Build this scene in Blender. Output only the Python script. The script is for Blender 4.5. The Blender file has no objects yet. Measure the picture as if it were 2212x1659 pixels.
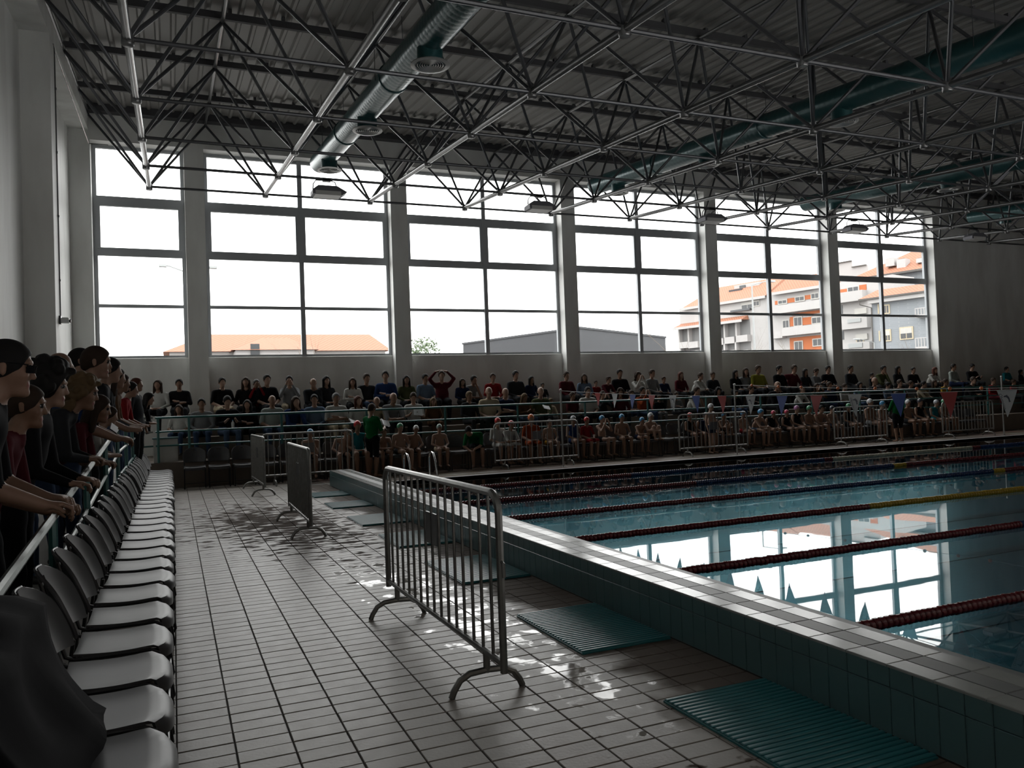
import bpy, math, random
import numpy as np
from mathutils import Vector, Matrix

random.seed(7)
SC = bpy.context.scene
COL = SC.collection

# ------------------------------------------------------------------ camera
F_PX, CX, CY = 1719.27, 1106.0, 829.5
YAW, PITCH, ROLL, CAMH = 0.40354884, 0.02421054, -0.03678214, 1.54
_f = np.array([math.sin(YAW) * math.cos(PITCH), math.cos(YAW) * math.cos(PITCH), math.sin(PITCH)])
_r0 = np.array([math.cos(YAW), -math.sin(YAW), 0.0]); _u0 = np.cross(_r0, _f)
_r = _r0 * math.cos(ROLL) + _u0 * math.sin(ROLL); _u = np.cross(_r, _f)
ROT = np.array([_r, _u, _f]); CAM = np.array([0.0, 0.0, CAMH])
cam = bpy.data.cameras.new('camera'); camo = bpy.data.objects.new('camera', cam); COL.objects.link(camo)
cam.sensor_fit = 'HORIZONTAL'; cam.sensor_width = 36.0; cam.lens = 36.0 * F_PX / 2212.0
cam.clip_start = 0.05; cam.clip_end = 600
camo.matrix_world = Matrix(((_r[0], _u[0], -_f[0], 0), (_r[1], _u[1], -_f[1], 0), (_r[2], _u[2], -_f[2], CAMH), (0, 0, 0, 1)))
SC.camera = camo

# ------------------------------------------------------------------ sky, portals, exposure
world = bpy.data.worlds.new('overcast_sky'); SC.world = world; world.use_nodes = True
wn = world.node_tree.nodes; wl = world.node_tree.links
bg = wn['Background']; bg.inputs[0].default_value = (1.0, 0.985, 0.965, 1); bg.inputs[1].default_value = 5.2
SC.view_settings.view_transform = 'Standard'; SC.view_settings.look = 'None'
SC.view_settings.exposure = 0.0; SC.view_settings.gamma = 1.0; SC.view_settings.use_curve_mapping = False
cy = SC.cycles
cy.use_denoising = True; cy.max_bounces = 6; cy.diffuse_bounces = 4; cy.glossy_bounces = 3
cy.use_adaptive_sampling = True; cy.adaptive_threshold = 0.05
cy.transparent_max_bounces = 8; cy.transmission_bounces = 4
cy.caustics_reflective = False; cy.caustics_refractive = False; cy.sample_clamp_indirect = 6.0

PC = [0.64 + 5.33 * k for k in range(6)]            # pillar centres along the window wall
BAYS = [(-1.70, PC[0] - 0.235)] + [(PC[k] + 0.235, PC[k + 1] - 0.235) for k in range(5)]
for i, (a, b) in enumerate(BAYS):                   # sky portals fill the six window openings
    L = bpy.data.lights.new('sky_portal', 'AREA'); L.shape = 'RECTANGLE'; L.size = b - a; L.size_y = 5.3
    L.cycles.is_portal = True
    o = bpy.data.objects.new('sky_portal', L); COL.objects.link(o)
    o.location = ((a + b) / 2, 22.12, 5.66); o.rotation_euler = (math.radians(-90), 0, 0)

# ------------------------------------------------------------------ pixel helpers
def ray(x, y):
    return ROT.T @ np.array([(x - CX) / F_PX, -(y - CY) / F_PX, 1.0])
def onZ(x, y, z=0.0):
    d = ray(x, y); return CAM + d * ((z - CAMH) / d[2])
def onY(x, y, Y):
    d = ray(x, y); return CAM + d * (Y / d[1])
def onX(x, y, X):
    d = ray(x, y); return CAM + d * (X / d[0])
def camdist(p):
    return float(np.linalg.norm(np.array(p, float) - CAM))

# ------------------------------------------------------------------ materials
MATS = {}
def rgb(h):
    h = h.lstrip('#'); c = [int(h[i:i + 2], 16) / 255 for i in (0, 2, 4)]
    return tuple(x / 12.92 if x <= 0.04045 else ((x + 0.055) / 1.055) ** 2.4 for x in c)
def mat(name, col, rough=0.6, metal=0.0, var=0.0, scale=8.0, bump=0.0, spec=0.5, bscale=None):
    """plain procedural material: base colour broken up by noise, optional fine relief"""
    if name in MATS: return MATS[name]
    m = bpy.data.materials.new(name); m.use_nodes = True; MATS[name] = m
    nt = m.node_tree; N = nt.nodes; Lk = nt.links; b = N['Principled BSDF']
    b.inputs['Roughness'].default_value = rough; b.inputs['Metallic'].default_value = metal
    b.inputs['Specular IOR Level'].default_value = spec
    b.inputs['Base Color'].default_value = (*col, 1)
    if var or bump:
        g = N.new('ShaderNodeNewGeometry')
        nz = N.new('ShaderNodeTexNoise'); nz.inputs['Scale'].default_value = scale; nz.inputs['Detail'].default_value = 4
        Lk.new(g.outputs['Position'], nz.inputs['Vector'])
        if var:
            mx = N.new('ShaderNodeMix'); mx.data_type = 'RGBA'
            mx.inputs[6].default_value = (*[max(0, c * (1 - var)) for c in col], 1)
            mx.inputs[7].default_value = (*[min(1, c * (1 + var)) for c in col], 1)
            Lk.new(nz.outputs['Fac'], mx.inputs[0]); Lk.new(mx.outputs[2], b.inputs['Base Color'])
        if bump:
            n2 = N.new('ShaderNodeTexNoise'); n2.inputs['Scale'].default_value = bscale or scale * 4
            Lk.new(g.outputs['Position'], n2.inputs['Vector'])
            bp = N.new('ShaderNodeBump'); bp.inputs['Strength'].default_value = bump; bp.inputs['Distance'].default_value = 0.01
            Lk.new(n2.outputs['Fac'], bp.inputs['Height']); Lk.new(bp.outputs['Normal'], b.inputs['Normal'])
    return m

def wall_mat():
    """painted concrete with faint vertical streaks of damp"""
    m = mat('painted_wall', (0.62, 0.63, 0.62), 0.55)
    nt = m.node_tree; N = nt.nodes; L = nt.links; b = N['Principled BSDF']
    g = N.new('ShaderNodeNewGeometry'); mp = N.new('ShaderNodeMapping'); mp.inputs['Scale'].default_value = (1.0, 1.3, 0.3)
    nz = N.new('ShaderNodeTexNoise'); nz.inputs['Scale'].default_value = 1.6; nz.inputs['Detail'].default_value = 5
    cr = N.new('ShaderNodeValToRGB'); cr.color_ramp.elements[0].position = 0.35; cr.color_ramp.elements[1].position = 0.6
    cr.color_ramp.elements[0].color = (0.68, 0.68, 0.66, 1); cr.color_ramp.elements[1].color = (0.80, 0.81, 0.79, 1)
    L.new(g.outputs['Position'], mp.inputs['Vector']); L.new(mp.outputs[0], nz.inputs['Vector'])
    L.new(nz.outputs['Fac'], cr.inputs[0]); L.new(cr.outputs[0], b.inputs['Base Color'])
    return m

def deck_tile_mat():
    """wet pool-deck tiles: warm grey clay, brown damp stains, shiny puddles"""
    m = mat('deck_tile', (0.33, 0.31, 0.29), 0.4)
    nt = m.node_tree; N = nt.nodes; L = nt.links; b = N['Principled BSDF']
    g = N.new('ShaderNodeNewGeometry'); sep = N.new('ShaderNodeSeparateXYZ'); L.new(g.outputs['Position'], sep.inputs[0])
    def math_(op, a, c, clamp=False):
        n = N.new('ShaderNodeMath'); n.operation = op; n.use_clamp = clamp
        for i, v in enumerate((a, c)):
            if v is None: continue
            if isinstance(v, (int, float)): n.inputs[i].default_value = v
            else: L.new(v, n.inputs[i])
        return n.outputs[0]
    def noise(scale, vec=(1, 1, 1), det=4):
        mp = N.new('ShaderNodeMapping'); mp.inputs['Scale'].default_value = vec; L.new(g.outputs['Position'], mp.inputs['Vector'])
        n = N.new('ShaderNodeTexNoise'); n.inputs['Scale'].default_value = scale; n.inputs['Detail'].default_value = det
        L.new(mp.outputs[0], n.inputs['Vector']); return n.outputs['Fac']
    def blob(x, y, rx, ry):
        dx = math_('DIVIDE', math_('SUBTRACT', sep.outputs[0], x), rx); dy = math_('DIVIDE', math_('SUBTRACT', sep.outputs[1], y), ry)
        d = math_('SQRT', math_('ADD', math_('MULTIPLY', dx, dx), math_('MULTIPLY', dy, dy)), None)
        return math_('SUBTRACT', 1.0, d, True)
    rnd = N.new('ShaderNodeObjectInfo')
    # general dirt + reddish grime in streaks
    mx = N.new('ShaderNodeMix'); mx.data_type = 'RGBA'; L.new(noise(1.3), mx.inputs[0])
    mx.inputs[6].default_value = (0.22, 0.193, 0.168, 1); mx.inputs[7].default_value = (0.31, 0.283, 0.255, 1)
    grime = N.new('ShaderNodeMix'); grime.data_type = 'RGBA'; grime.inputs[7].default_value = (0.15, 0.085, 0.062, 1)
    L.new(math_('MULTIPLY', math_('SUBTRACT', noise(0.9, (1, 1.2, 1)), 0.54, True), 3.5, True), grime.inputs[0]); L.new(mx.outputs[2], grime.inputs[6])
    # damp stains: ragged shapes on the far part of the deck, dark where the clay has soaked
    far = math_('ADD', math_('MULTIPLY', blob(0.95, 12.2, 1.7, 4.8), 0.33), math_('MULTIPLY', blob(1.9, 9.8, 1.4, 5.5), 0.20))
    stain = math_('MULTIPLY', math_('SUBTRACT', math_('ADD', noise(4.6, (1.0, 2.0, 1), 8), far), 0.72), 14.0, True)
    near = math_('MULTIPLY', math_('SUBTRACT', math_('ADD', noise(7.0, (1, 1.3, 1), 3), math_('MULTIPLY', blob(2.0, 2.7, 0.9, 1.6), 0.2)), 0.80), 14.0, True)
    edge = math_('MULTIPLY', math_('SUBTRACT', math_('ADD', noise(2.6, (1, .8, 1), 4), math_('MULTIPLY', math_('SUBTRACT', sep.outputs[0], 2.15), 0.9)), 0.62), 5.0, True)
    stain = math_('MAXIMUM', math_('MAXIMUM', stain, near), math_('MULTIPLY', edge, 0.8))
    wet = N.new('ShaderNodeMix'); wet.data_type = 'RGBA'; wet.inputs[7].default_value = (0.072, 0.052, 0.042, 1)
    L.new(math_('MULTIPLY', stain, 0.9), wet.inputs[0]); L.new(grime.outputs[2], wet.inputs[6]); L.new(wet.outputs[2], b.inputs['Base Color'])
    # standing water
    pud = math_('ADD', math_('MAXIMUM', math_('MULTIPLY', blob(1.95, 5.4, 0.9, 4.2), 0.34), math_('MULTIPLY', blob(2.02, 4.1, 0.45, 2.0), 0.40)), math_('MULTIPLY', blob(1.5, 7.6, 0.75, 1.6), 0.22))
    pud = math_('MULTIPLY', math_('SUBTRACT', math_('ADD', noise(5.2, (1.2, 1, 1), 5), pud), 0.80), 16.0, True)
    ro = math_('SUBTRACT', math_('ADD', 0.34, math_('MULTIPLY', noise(12), 0.14)), math_('MULTIPLY', pud, 0.36))
    dry = math_('MAXIMUM', stain, 0.0)
    L.new(math_('MAXIMUM', math_('ADD', ro, math_('MULTIPLY', dry, 0.45)), 0.035), b.inputs['Roughness'])
    L.new(math_('SUBTRACT', 0.42, math_('MULTIPLY', dry, 0.36)), b.inputs['Specular IOR Level'])
    bp = N.new('ShaderNodeBump'); bp.inputs['Distance'].default_value = 0.004
    L.new(math_('MULTIPLY', math_('SUBTRACT', 1.0, pud), 0.22), bp.inputs['Strength']); L.new(noise(60), bp.inputs['Height']); L.new(bp.outputs[0], b.inputs['Normal'])
    return m

def water_mat():
    m = bpy.data.materials.new('pool_water'); m.use_nodes = True; MATS['pool_water'] = m
    nt = m.node_tree; N = nt.nodes; L = nt.links; N.remove(N['Principled BSDF'])
    out = N['Material Output']; fr = N.new('ShaderNodeFresnel'); fr.inputs['IOR'].default_value = 1.33
    tr = N.new('ShaderNodeBsdfTransparent'); tr.inputs[0].default_value = (0.48, 0.74, 0.80, 1)
    gl = N.new('ShaderNodeBsdfGlossy'); gl.inputs['Roughness'].default_value = 0.012; gl.inputs['Color'].default_value = (1, 1, 1, 1)
    mx = N.new('ShaderNodeMixShader'); g = N.new('ShaderNodeNewGeometry')
    nz = N.new('ShaderNodeTexNoise'); nz.inputs['Scale'].default_value = 1.1; nz.inputs['Detail'].default_value = 2
    bp = N.new('ShaderNodeBump'); bp.inputs['Strength'].default_value = 0.05; bp.inputs['Distance'].default_value = 0.012
    L.new(g.outputs['Position'], nz.inputs['Vector']); L.new(nz.outputs['Fac'], bp.inputs['Height'])
    L.new(bp.outputs[0], gl.inputs['Normal']); L.new(bp.outputs[0], fr.inputs['Normal'])
    front = N.new('ShaderNodeMath'); front.operation = 'SUBTRACT'; front.inputs[0].default_value = 1.0; L.new(g.outputs['Backfacing'], front.inputs[1])
    fm = N.new('ShaderNodeMath'); fm.operation = 'MULTIPLY'; L.new(fr.outputs[0], fm.inputs[0]); L.new(front.outputs[0], fm.inputs[1])
    L.new(fm.outputs[0], mx.inputs[0]); L.new(tr.outputs[0], mx.inputs[1]); L.new(gl.outputs[0], mx.inputs[2]); L.new(mx.outputs[0], out.inputs[0])
    return m

def glass_mat():
    m = bpy.data.materials.new('window_glass'); m.use_nodes = True; MATS['window_glass'] = m
    nt = m.node_tree; N = nt.nodes; L = nt.links; N.remove(N['Principled BSDF'])
    fr = N.new('ShaderNodeFresnel'); fr.inputs['IOR'].default_value = 1.4
    tr = N.new('ShaderNodeBsdfTransparent'); tr.inputs[0].default_value = (0.96, 0.97, 0.97, 1)
    gl = N.new('ShaderNodeBsdfGlossy'); gl.inputs['Roughness'].default_value = 0.02
    mx = N.new('ShaderNodeMixShader'); g = N.new('ShaderNodeNewGeometry')
    front = N.new('ShaderNodeMath'); front.operation = 'SUBTRACT'; front.inputs[0].default_value = 1.0; L.new(g.outputs['Backfacing'], front.inputs[1])
    fm = N.new('ShaderNodeMath'); fm.operation = 'MULTIPLY'; L.new(fr.outputs[0], fm.inputs[0]); L.new(front.outputs[0], fm.inputs[1])
    L.new(fm.outputs[0], mx.inputs[0]); L.new(tr.outputs[0], mx.inputs[1]); L.new(gl.outputs[0], mx.inputs[2]); L.new(mx.outputs[0], N['Material Output'].inputs[0])
    return m

def grid_mat(name, c1, c2, mortar, bw, bh, rough=0.25, axis='XY', msize=0.006, off=0.0, var=0.0):
    """tiled surface whose pieces are too far away to build singly"""
    m = mat(name, c1, rough); nt = m.node_tree; N = nt.nodes; L = nt.links; b = N['Principled BSDF']
    g = N.new('ShaderNodeNewGeometry'); sp = N.new('ShaderNodeSeparateXYZ'); cb = N.new('ShaderNodeCombineXYZ')
    L.new(g.outputs['Position'], sp.inputs[0])
    for i, a in enumerate(axis): L.new(sp.outputs['XYZ'.index(a)], cb.inputs[i])
    br = N.new('ShaderNodeTexBrick'); br.offset = off
    br.inputs['Color1'].default_value = (*c1, 1); br.inputs['Color2'].default_value = (*c2, 1); br.inputs['Mortar'].default_value = (*mortar, 1)
    br.inputs['Scale'].default_value = 1.0; br.inputs['Mortar Size'].default_value = msize
    br.inputs['Brick Width'].default_value = bw; br.inputs['Row Height'].default_value = bh
    L.new(cb.outputs[0], br.inputs['Vector']); L.new(br.outputs['Color'], b.inputs['Base Color'])
    if var:
        nz = N.new('ShaderNodeTexNoise'); nz.inputs['Scale'].default_value = 0.8; nz.inputs['Detail'].default_value = 5; L.new(g.outputs['Position'], nz.inputs['Vector'])
        mx = N.new('ShaderNodeMix'); mx.data_type = 'RGBA'; mx.blend_type = 'MULTIPLY'; mx.inputs[0].default_value = var
        L.new(br.outputs['Color'], mx.inputs[6]); L.new(nz.outputs['Color'], mx.inputs[7]); L.new(mx.outputs[2], b.inputs['Base Color'])
    return m

# ------------------------------------------------------------------ mesh builder
class MB:
    def __init__(s): s.v = []; s.f = []; s.m = []
    def add(s, vs, fs, mi=0):
        o = len(s.v); s.v.extend([tuple(p) for p in vs]); s.f.extend([tuple(i + o for i in f) for f in fs]); s.m.extend([mi] * len(fs)); return s
    def box(s, x0, x1, y0, y1, z0, z1, mi=0):
        vs = [(x0, y0, z0), (x1, y0, z0), (x1, y1, z0), (x0, y1, z0), (x0, y0, z1), (x1, y0, z1), (x1, y1, z1), (x0, y1, z1)]
        return s.add(vs, [(3, 2, 1, 0), (4, 5, 6, 7), (0, 1, 5, 4), (1, 2, 6, 5), (2, 3, 7, 6), (3, 0, 4, 7)], mi)
    def bbox(s, x0, x1, y0, y1, z0, z1, c, mi=0):
        """box with its upper edges and corners chamfered by c"""
        vs = [(x0, y0, z0), (x1, y0, z0), (x1, y1, z0), (x0, y1, z0), (x0, y0, z1 - c), (x1, y0, z1 - c), (x1, y1, z1 - c), (x0, y1, z1 - c),
              (x0 + c, y0 + c, z1), (x1 - c, y0 + c, z1), (x1 - c, y1 - c, z1), (x0 + c, y1 - c, z1)]
        fs = [(3, 2, 1, 0), (8, 9, 10, 11)]
        for i in range(4):
            j = (i + 1) % 4; fs += [(i, j, j + 4, i + 4), (i + 4, j + 4, j + 8, i + 8)]
        return s.add(vs, fs, mi)
    def tube(s, pts, r, n=8, mi=0, cap=True, closed=False):
        pts = [Vector(p) for p in pts]; k = len(pts); rr = r if isinstance(r, (list, tuple)) else [r] * k
        up = None; vs = []
        for i, p in enumerate(pts):
            if closed: t = (pts[(i + 1) % k] - pts[i - 1])
            else: t = pts[min(i + 1, k - 1)] - pts[max(i - 1, 0)]
            t = t.normalized() if t.length > 1e-9 else Vector((0, 0, 1))
            if up is None: up = t.orthogonal().normalized()
            up = (up - t * up.dot(t)); up = up.normalized() if up.length > 1e-6 else t.orthogonal().normalized()
            sd = t.cross(up)
            for q in range(n):
                a = 2 * math.pi * q / n; vs.append(p + up * (math.cos(a) * rr[i]) + sd * (math.sin(a) * rr[i]))
        fs = []
        for i in range(k if closed else k - 1):
            i2 = (i + 1) % k
            for q in range(n): fs.append((i * n + q, i * n + (q + 1) % n, i2 * n + (q + 1) % n, i2 * n + q))
        if cap and not closed:
            fs.append(tuple(range(n - 1, -1, -1))); fs.append(tuple((k - 1) * n + q for q in range(n)))
        return s.add(vs, fs, mi)
    def lathe(s, prof, n=16, o=(0, 0, 0), axis='Z', mi=0):
        vs = []; fs = []
        for (r, h) in prof:
            for q in range(n):
                a = 2 * math.pi * q / n; c, d = r * math.cos(a), r * math.sin(a)
                p = {'Z': (c, d, h), 'X': (h, c, d), 'Y': (c, h, d)}[axis]
                vs.append((p[0] + o[0], p[1] + o[1], p[2] + o[2]))
        for i in range(len(prof) - 1):
            for q in range(n): fs.append((i * n + q, i * n + (q + 1) % n, (i + 1) * n + (q + 1) % n, (i + 1) * n + q))
        return s.add(vs, fs, mi)
    def sheet(s, P, th, mask=None, mi=0):
        """grid of points P[i][j] thickened by th along its normals, with a rim; cells in mask are holes"""
        P = np.array(P, float); a, b = P.shape[:2]
        du = np.gradient(P, axis=0); dv = np.gradient(P, axis=1); nn = np.cross(du, dv); ln = np.linalg.norm(nn, axis=2, keepdims=True); nn = nn / np.maximum(ln, 1e-9)
        Q = P - nn * th; o1 = 0; o2 = a * b; vs = np.concatenate([P.reshape(-1, 3), Q.reshape(-1, 3)]).tolist(); fs = []
        cell = lambda i, j: 0 <= i < a - 1 and 0 <= j < b - 1 and not (mask and mask(i, j))
        for i in range(a - 1):
            for j in range(b - 1):
                if not cell(i, j): continue
                q = (i * b + j, (i + 1) * b + j, (i + 1) * b + j + 1, i * b + j + 1)
                fs.append(q); fs.append(tuple(o2 + k for k in reversed(q)))
                for (di, dj), (k0, k1) in (((0, -1), (q[1], q[0])), ((0, 1), (q[3], q[2])), ((-1, 0), (q[0], q[3])), ((1, 0), (q[2], q[1]))):
                    if not cell(i + di, j + dj): fs.append((k0, k1, o2 + k1, o2 + k0))
        return s.add(vs, fs, mi)
    def mesh(s, name, mats, smooth=False):
        me = bpy.data.meshes.new(name); me.from_pydata(s.v, [], s.f)
        for m in (mats if isinstance(mats, (list, tuple)) else [mats]): me.materials.append(m)
        if any(s.m): me.polygons.foreach_set('material_index', s.m)
        if smooth:
            me.polygons.foreach_set('use_smooth', [True] * len(me.polygons))
            try: me.set_sharp_from_angle(angle=math.radians(40))
            except Exception: pass
        me.update(); return me
    def build(s, name, mats, parent=None, smooth=False):
        return link(name, s.mesh(name, mats, smooth), parent)

def link(name, me, parent=None, loc=None, rz=None, mtx=None):
    o = bpy.data.objects.new(name, me); COL.objects.link(o)
    if parent is not None: o.parent = parent
    if mtx is not None: o.matrix_basis = mtx
    if loc is not None: o.location = loc
    if rz is not None: o.rotation_euler = (0, 0, rz)
    return o
def tag(o, label=None, cat=None, group=None, kind=None):
    if label: o['label'] = label
    if cat: o['category'] = cat
    if group: o['group'] = group
    if kind: o['kind'] = kind
    return o
def thing(name, label, cat, loc=(0, 0, 0), rz=0, group=None, kind=None):
    return tag(link(name, None, None, loc, rz), label, cat, group, kind)
def struct(name, mb, m, parent=None, smooth=False):
    o = mb.build(name, m, parent, smooth)
    if parent is None: o['kind'] = 'structure'
    return o
def copy_tree(o, parent=None):
    c = o.copy(); COL.objects.link(c)
    if parent is not None: c.parent = parent
    for ch in list(o.children): copy_tree(ch, c)
    return c
def parts(parent, name, items, limit=300, key=None):
    """items = [(mesh, matrix)]: the largest in view are objects of their own, the rest is joined into one"""
    if key is None: key = lambda it: camdist(it[1].translation)
    items = sorted(items, key=key)
    for me, mx in items[:limit]: link(name, me, parent, mtx=mx)
    rest = items[limit:]
    if rest:
        vs = []; fs = []; mi = []; n = 0; mats = []
        for me, mx in rest:
            co = np.empty(len(me.vertices) * 3); me.vertices.foreach_get('co', co); co = co.reshape(-1, 3)
            M = np.array(mx); vs.append(co @ M[:3, :3].T + M[:3, 3])
            ms = []
            for m in me.materials:
                if m not in mats: mats.append(m)
                ms.append(mats.index(m))
            for p in me.polygons: fs.append(tuple(v + n for v in p.vertices)); mi.append(ms[p.material_index])
            n += len(co)
        me = bpy.data.meshes.new(name); me.from_pydata(np.concatenate(vs).tolist(), [], fs)
        for m in mats: me.materials.append(m)
        me.polygons.foreach_set('material_index', mi); me.update()
        o = link(name, me, parent); o['kind'] = 'stuff'
def T(x, y, z): return Matrix.Translation((x, y, z))
def seg_matrix(a, b, r=1.0):
    """maps a unit tube (radius 1, z 0..1) onto the segment a-b with radius r"""
    a = Vector(a); b = Vector(b); d = b - a
    q = d.to_track_quat('Z', 'Y').to_matrix().to_4x4()
    return Matrix.Translation(a) @ q @ Matrix.Diagonal((r, r, d.length, 1))
ORD = 'first second third fourth fifth sixth seventh eighth ninth tenth eleventh twelfth thirteenth fourteenth fifteenth sixteenth seventeenth eighteenth nineteenth twentieth'.split()
TENS = {2: 'twenty', 3: 'thirty', 4: 'forty', 5: 'fifty'}
def ordinal(n):
    if n <= 20: return ORD[n - 1]
    t, u = divmod(n, 10)
    return (TENS[t] + '-' + ORD[u - 1]) if u else TENS[t][:-1] + 'ieth'
# ================================================================== MATERIALS IN USE
M_wall = wall_mat(); M_deck = deck_tile_mat(); M_water = water_mat(); M_glass = glass_mat()
M_grout = mat('dark_grout', (0.055, 0.05, 0.047), 0.8)
M_conc = mat('stand_concrete', (0.17, 0.14, 0.115), 0.75, var=0.25, scale=2.0, bump=0.2)
M_ramp = mat('ramp_concrete', (0.30, 0.29, 0.27), 0.8, var=0.2, scale=1.5, bump=0.15)
M_frame = mat('window_frame_aluminium', (0.40, 0.42, 0.44), 0.45, 0.2)
M_roof = mat('roof_sheet_metal', (0.25, 0.243, 0.23), 0.5, 0.2, var=0.15, scale=0.5)
M_steel = mat('grey_painted_steel', (0.085, 0.088, 0.095), 0.32, 0.3, var=0.1, scale=3)
M_steel_l = mat('pale_painted_steel', (0.17, 0.172, 0.175), 0.24, 0.45, var=0.08, scale=3)
M_purlin = mat('dark_purlin_steel', (0.07, 0.07, 0.075), 0.6, 0.1)
M_duct = mat('teal_duct_paint', (0.025, 0.085, 0.09), 0.28, 0.15, var=0.12, scale=2)
M_ductrim = mat('pale_diffuser_metal', (0.5, 0.5, 0.49), 0.35, 0.5)
M_galv = mat('galvanised_steel', (0.26, 0.26, 0.25), 0.36, 0.85, var=0.3, scale=18, bump=0.06)
M_rail = mat('teal_rail_paint', (0.03, 0.13, 0.125), 0.3, 0.1, var=0.1, scale=4)
M_rail_worn = mat('worn_rail_tube', (0.22, 0.24, 0.23), 0.3, 0.6, var=0.25, scale=20)
M_seat = mat('grey_chair_plastic', (0.062, 0.062, 0.066), 0.40, 0.0, var=0.06, scale=6, bump=0.02, spec=0.42)
M_black = mat('black_metal_tube', (0.02, 0.02, 0.022), 0.35, 0.4)
M_chrome = mat('polished_steel', (0.65, 0.66, 0.66), 0.12, 1.0)
M_mat = mat('teal_rubber_mat', (0.03, 0.165, 0.185), 0.32, 0.0, var=0.2, scale=5, bump=0.05)
M_tlight = mat('pale_wall_tile', (0.30, 0.31, 0.30), 0.2, var=0.12, scale=7)
M_tgrey = mat('grey_wall_tile', (0.115, 0.12, 0.12), 0.4, var=0.12, scale=7)
M_tteal = mat('teal_face_tile', (0.085, 0.155, 0.165), 0.28, var=0.12, scale=4)
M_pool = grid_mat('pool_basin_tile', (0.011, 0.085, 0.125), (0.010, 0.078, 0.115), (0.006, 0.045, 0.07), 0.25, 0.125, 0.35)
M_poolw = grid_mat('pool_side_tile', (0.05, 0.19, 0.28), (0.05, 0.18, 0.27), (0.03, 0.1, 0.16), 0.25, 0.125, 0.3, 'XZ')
M_lane = mat('dark_lane_tile', (0.012, 0.035, 0.06), 0.3)
M_fdeck = grid_mat('far_deck_tile', (0.27, 0.21, 0.165), (0.24, 0.185, 0.145), (0.08, 0.06, 0.05), 0.25, 0.125, 0.3, var=0.5)
M_white = mat('white_tile_strip', (0.62, 0.63, 0.62), 0.3, var=0.1, scale=5)
M_ltgrey = mat('pale_grey_laminate', (0.5, 0.5, 0.48), 0.5, var=0.05)
unit_tube8 = {}
def utube(m, n=8):
    k = (m.name, n)
    if k not in unit_tube8: unit_tube8[k] = MB().tube([(0, 0, 0), (0, 0, 1)], 1.0, n).mesh('tube', m, True)
    return unit_tube8[k]

# ================================================================== FLOOR AND POOL
WZ = -0.045                                   # water level
mb = MB()
mb.box(-2.3, 2.91, -8, 18.45, -0.3, -0.012)
floor = struct('floor', mb, M_grout)
items = []
me = MB().bbox(0.003, 0.247, 0.003, 0.122, -0.012, 0.0, 0.003).mesh('tile', M_deck)
y = -1.0
while y < 18.4:
    k = -1
    while True:
        x = -0.022 + 0.25 * (k - 2)
        if x > 2.66: break
        if x > -0.58: items.append((me, T(x + random.uniform(-.0006, .0006), y, random.uniform(-.0015, .0008))))
        k += 1
    y += 0.125
me_l = MB().bbox(0.003, 0.175, 0.003, 0.122, -0.012, 0.0, 0.003).mesh('tile', M_deck)
for j in range(int(19.4 / 0.125)): items.append((me_l, T(2.728, -1.0 + 0.125 * j, random.uniform(-.0015, .0006))))
def seen(it):                                  # in the picture first, nearest first
    p = it[1].translation; d = ROT @ (np.array(p) + np.array([.12, .06, 0]) - CAM)
    if d[2] < 0.2: return 1e6
    px, py = CX + F_PX * d[0] / d[2], CY - F_PX * d[1] / d[2]
    return d[2] + (0 if -60 < px < 2270 and -60 < py < 1730 else 1000)
parts(floor, 'tile', items, 300, seen)
mb = MB(); mb.box(2.91, 36, 16.28, 18.45, -0.3, 0.0); mb.box(28.3, 36, -8, 16.28, -0.3, 0.0)
fd = mb.build('far_deck', M_fdeck, floor)
MB().box(3.3, 28.3, 16.28, 16.42, -0.02, 0.006).build('edge_strip', M_white, floor)
MB().box(2.0, 28.3, 16.86, 16.93, -0.02, 0.004).build('drain_strip', M_white, floor)
mb = MB()
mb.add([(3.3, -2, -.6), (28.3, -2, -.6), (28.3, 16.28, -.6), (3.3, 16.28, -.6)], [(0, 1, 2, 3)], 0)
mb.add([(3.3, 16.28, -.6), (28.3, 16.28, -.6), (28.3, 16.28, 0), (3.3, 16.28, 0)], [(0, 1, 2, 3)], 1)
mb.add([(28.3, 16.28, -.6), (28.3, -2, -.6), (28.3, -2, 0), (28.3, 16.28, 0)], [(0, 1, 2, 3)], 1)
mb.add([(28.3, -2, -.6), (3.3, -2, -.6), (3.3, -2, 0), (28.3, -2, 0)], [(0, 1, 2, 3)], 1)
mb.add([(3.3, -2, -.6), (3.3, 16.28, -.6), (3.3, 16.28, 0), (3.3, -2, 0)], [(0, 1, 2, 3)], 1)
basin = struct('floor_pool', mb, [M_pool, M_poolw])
ROPE_Y = [14.2, 12.05, 10.03, 8.05, 6.03, 4.0]
for i in range(7):
    yc = 15.2 - 2.03 * i
    m2 = MB().box(5.3, 26.3, yc - .12, yc + .12, -.6, -.594); m2.box(5.05, 5.3, yc - .5, yc + .5, -.6, -.594)
    m2.build('lane_line', M_lane, basin)
wat = MB()
nx, ny = 50, 36
wat.add([(3.3 + 25.0 * i / nx, -2 + 18.28 * j / ny, WZ) for i in range(nx + 1) for j in range(ny + 1)],
        [(i * (ny + 1) + j, (i + 1) * (ny + 1) + j, (i + 1) * (ny + 1) + j + 1, i * (ny + 1) + j + 1) for i in range(nx) for j in range(ny)])
w = wat.build('pool_water', M_water); tag(w, 'still blue water filling the swimming pool', 'water', kind='stuff')

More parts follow.
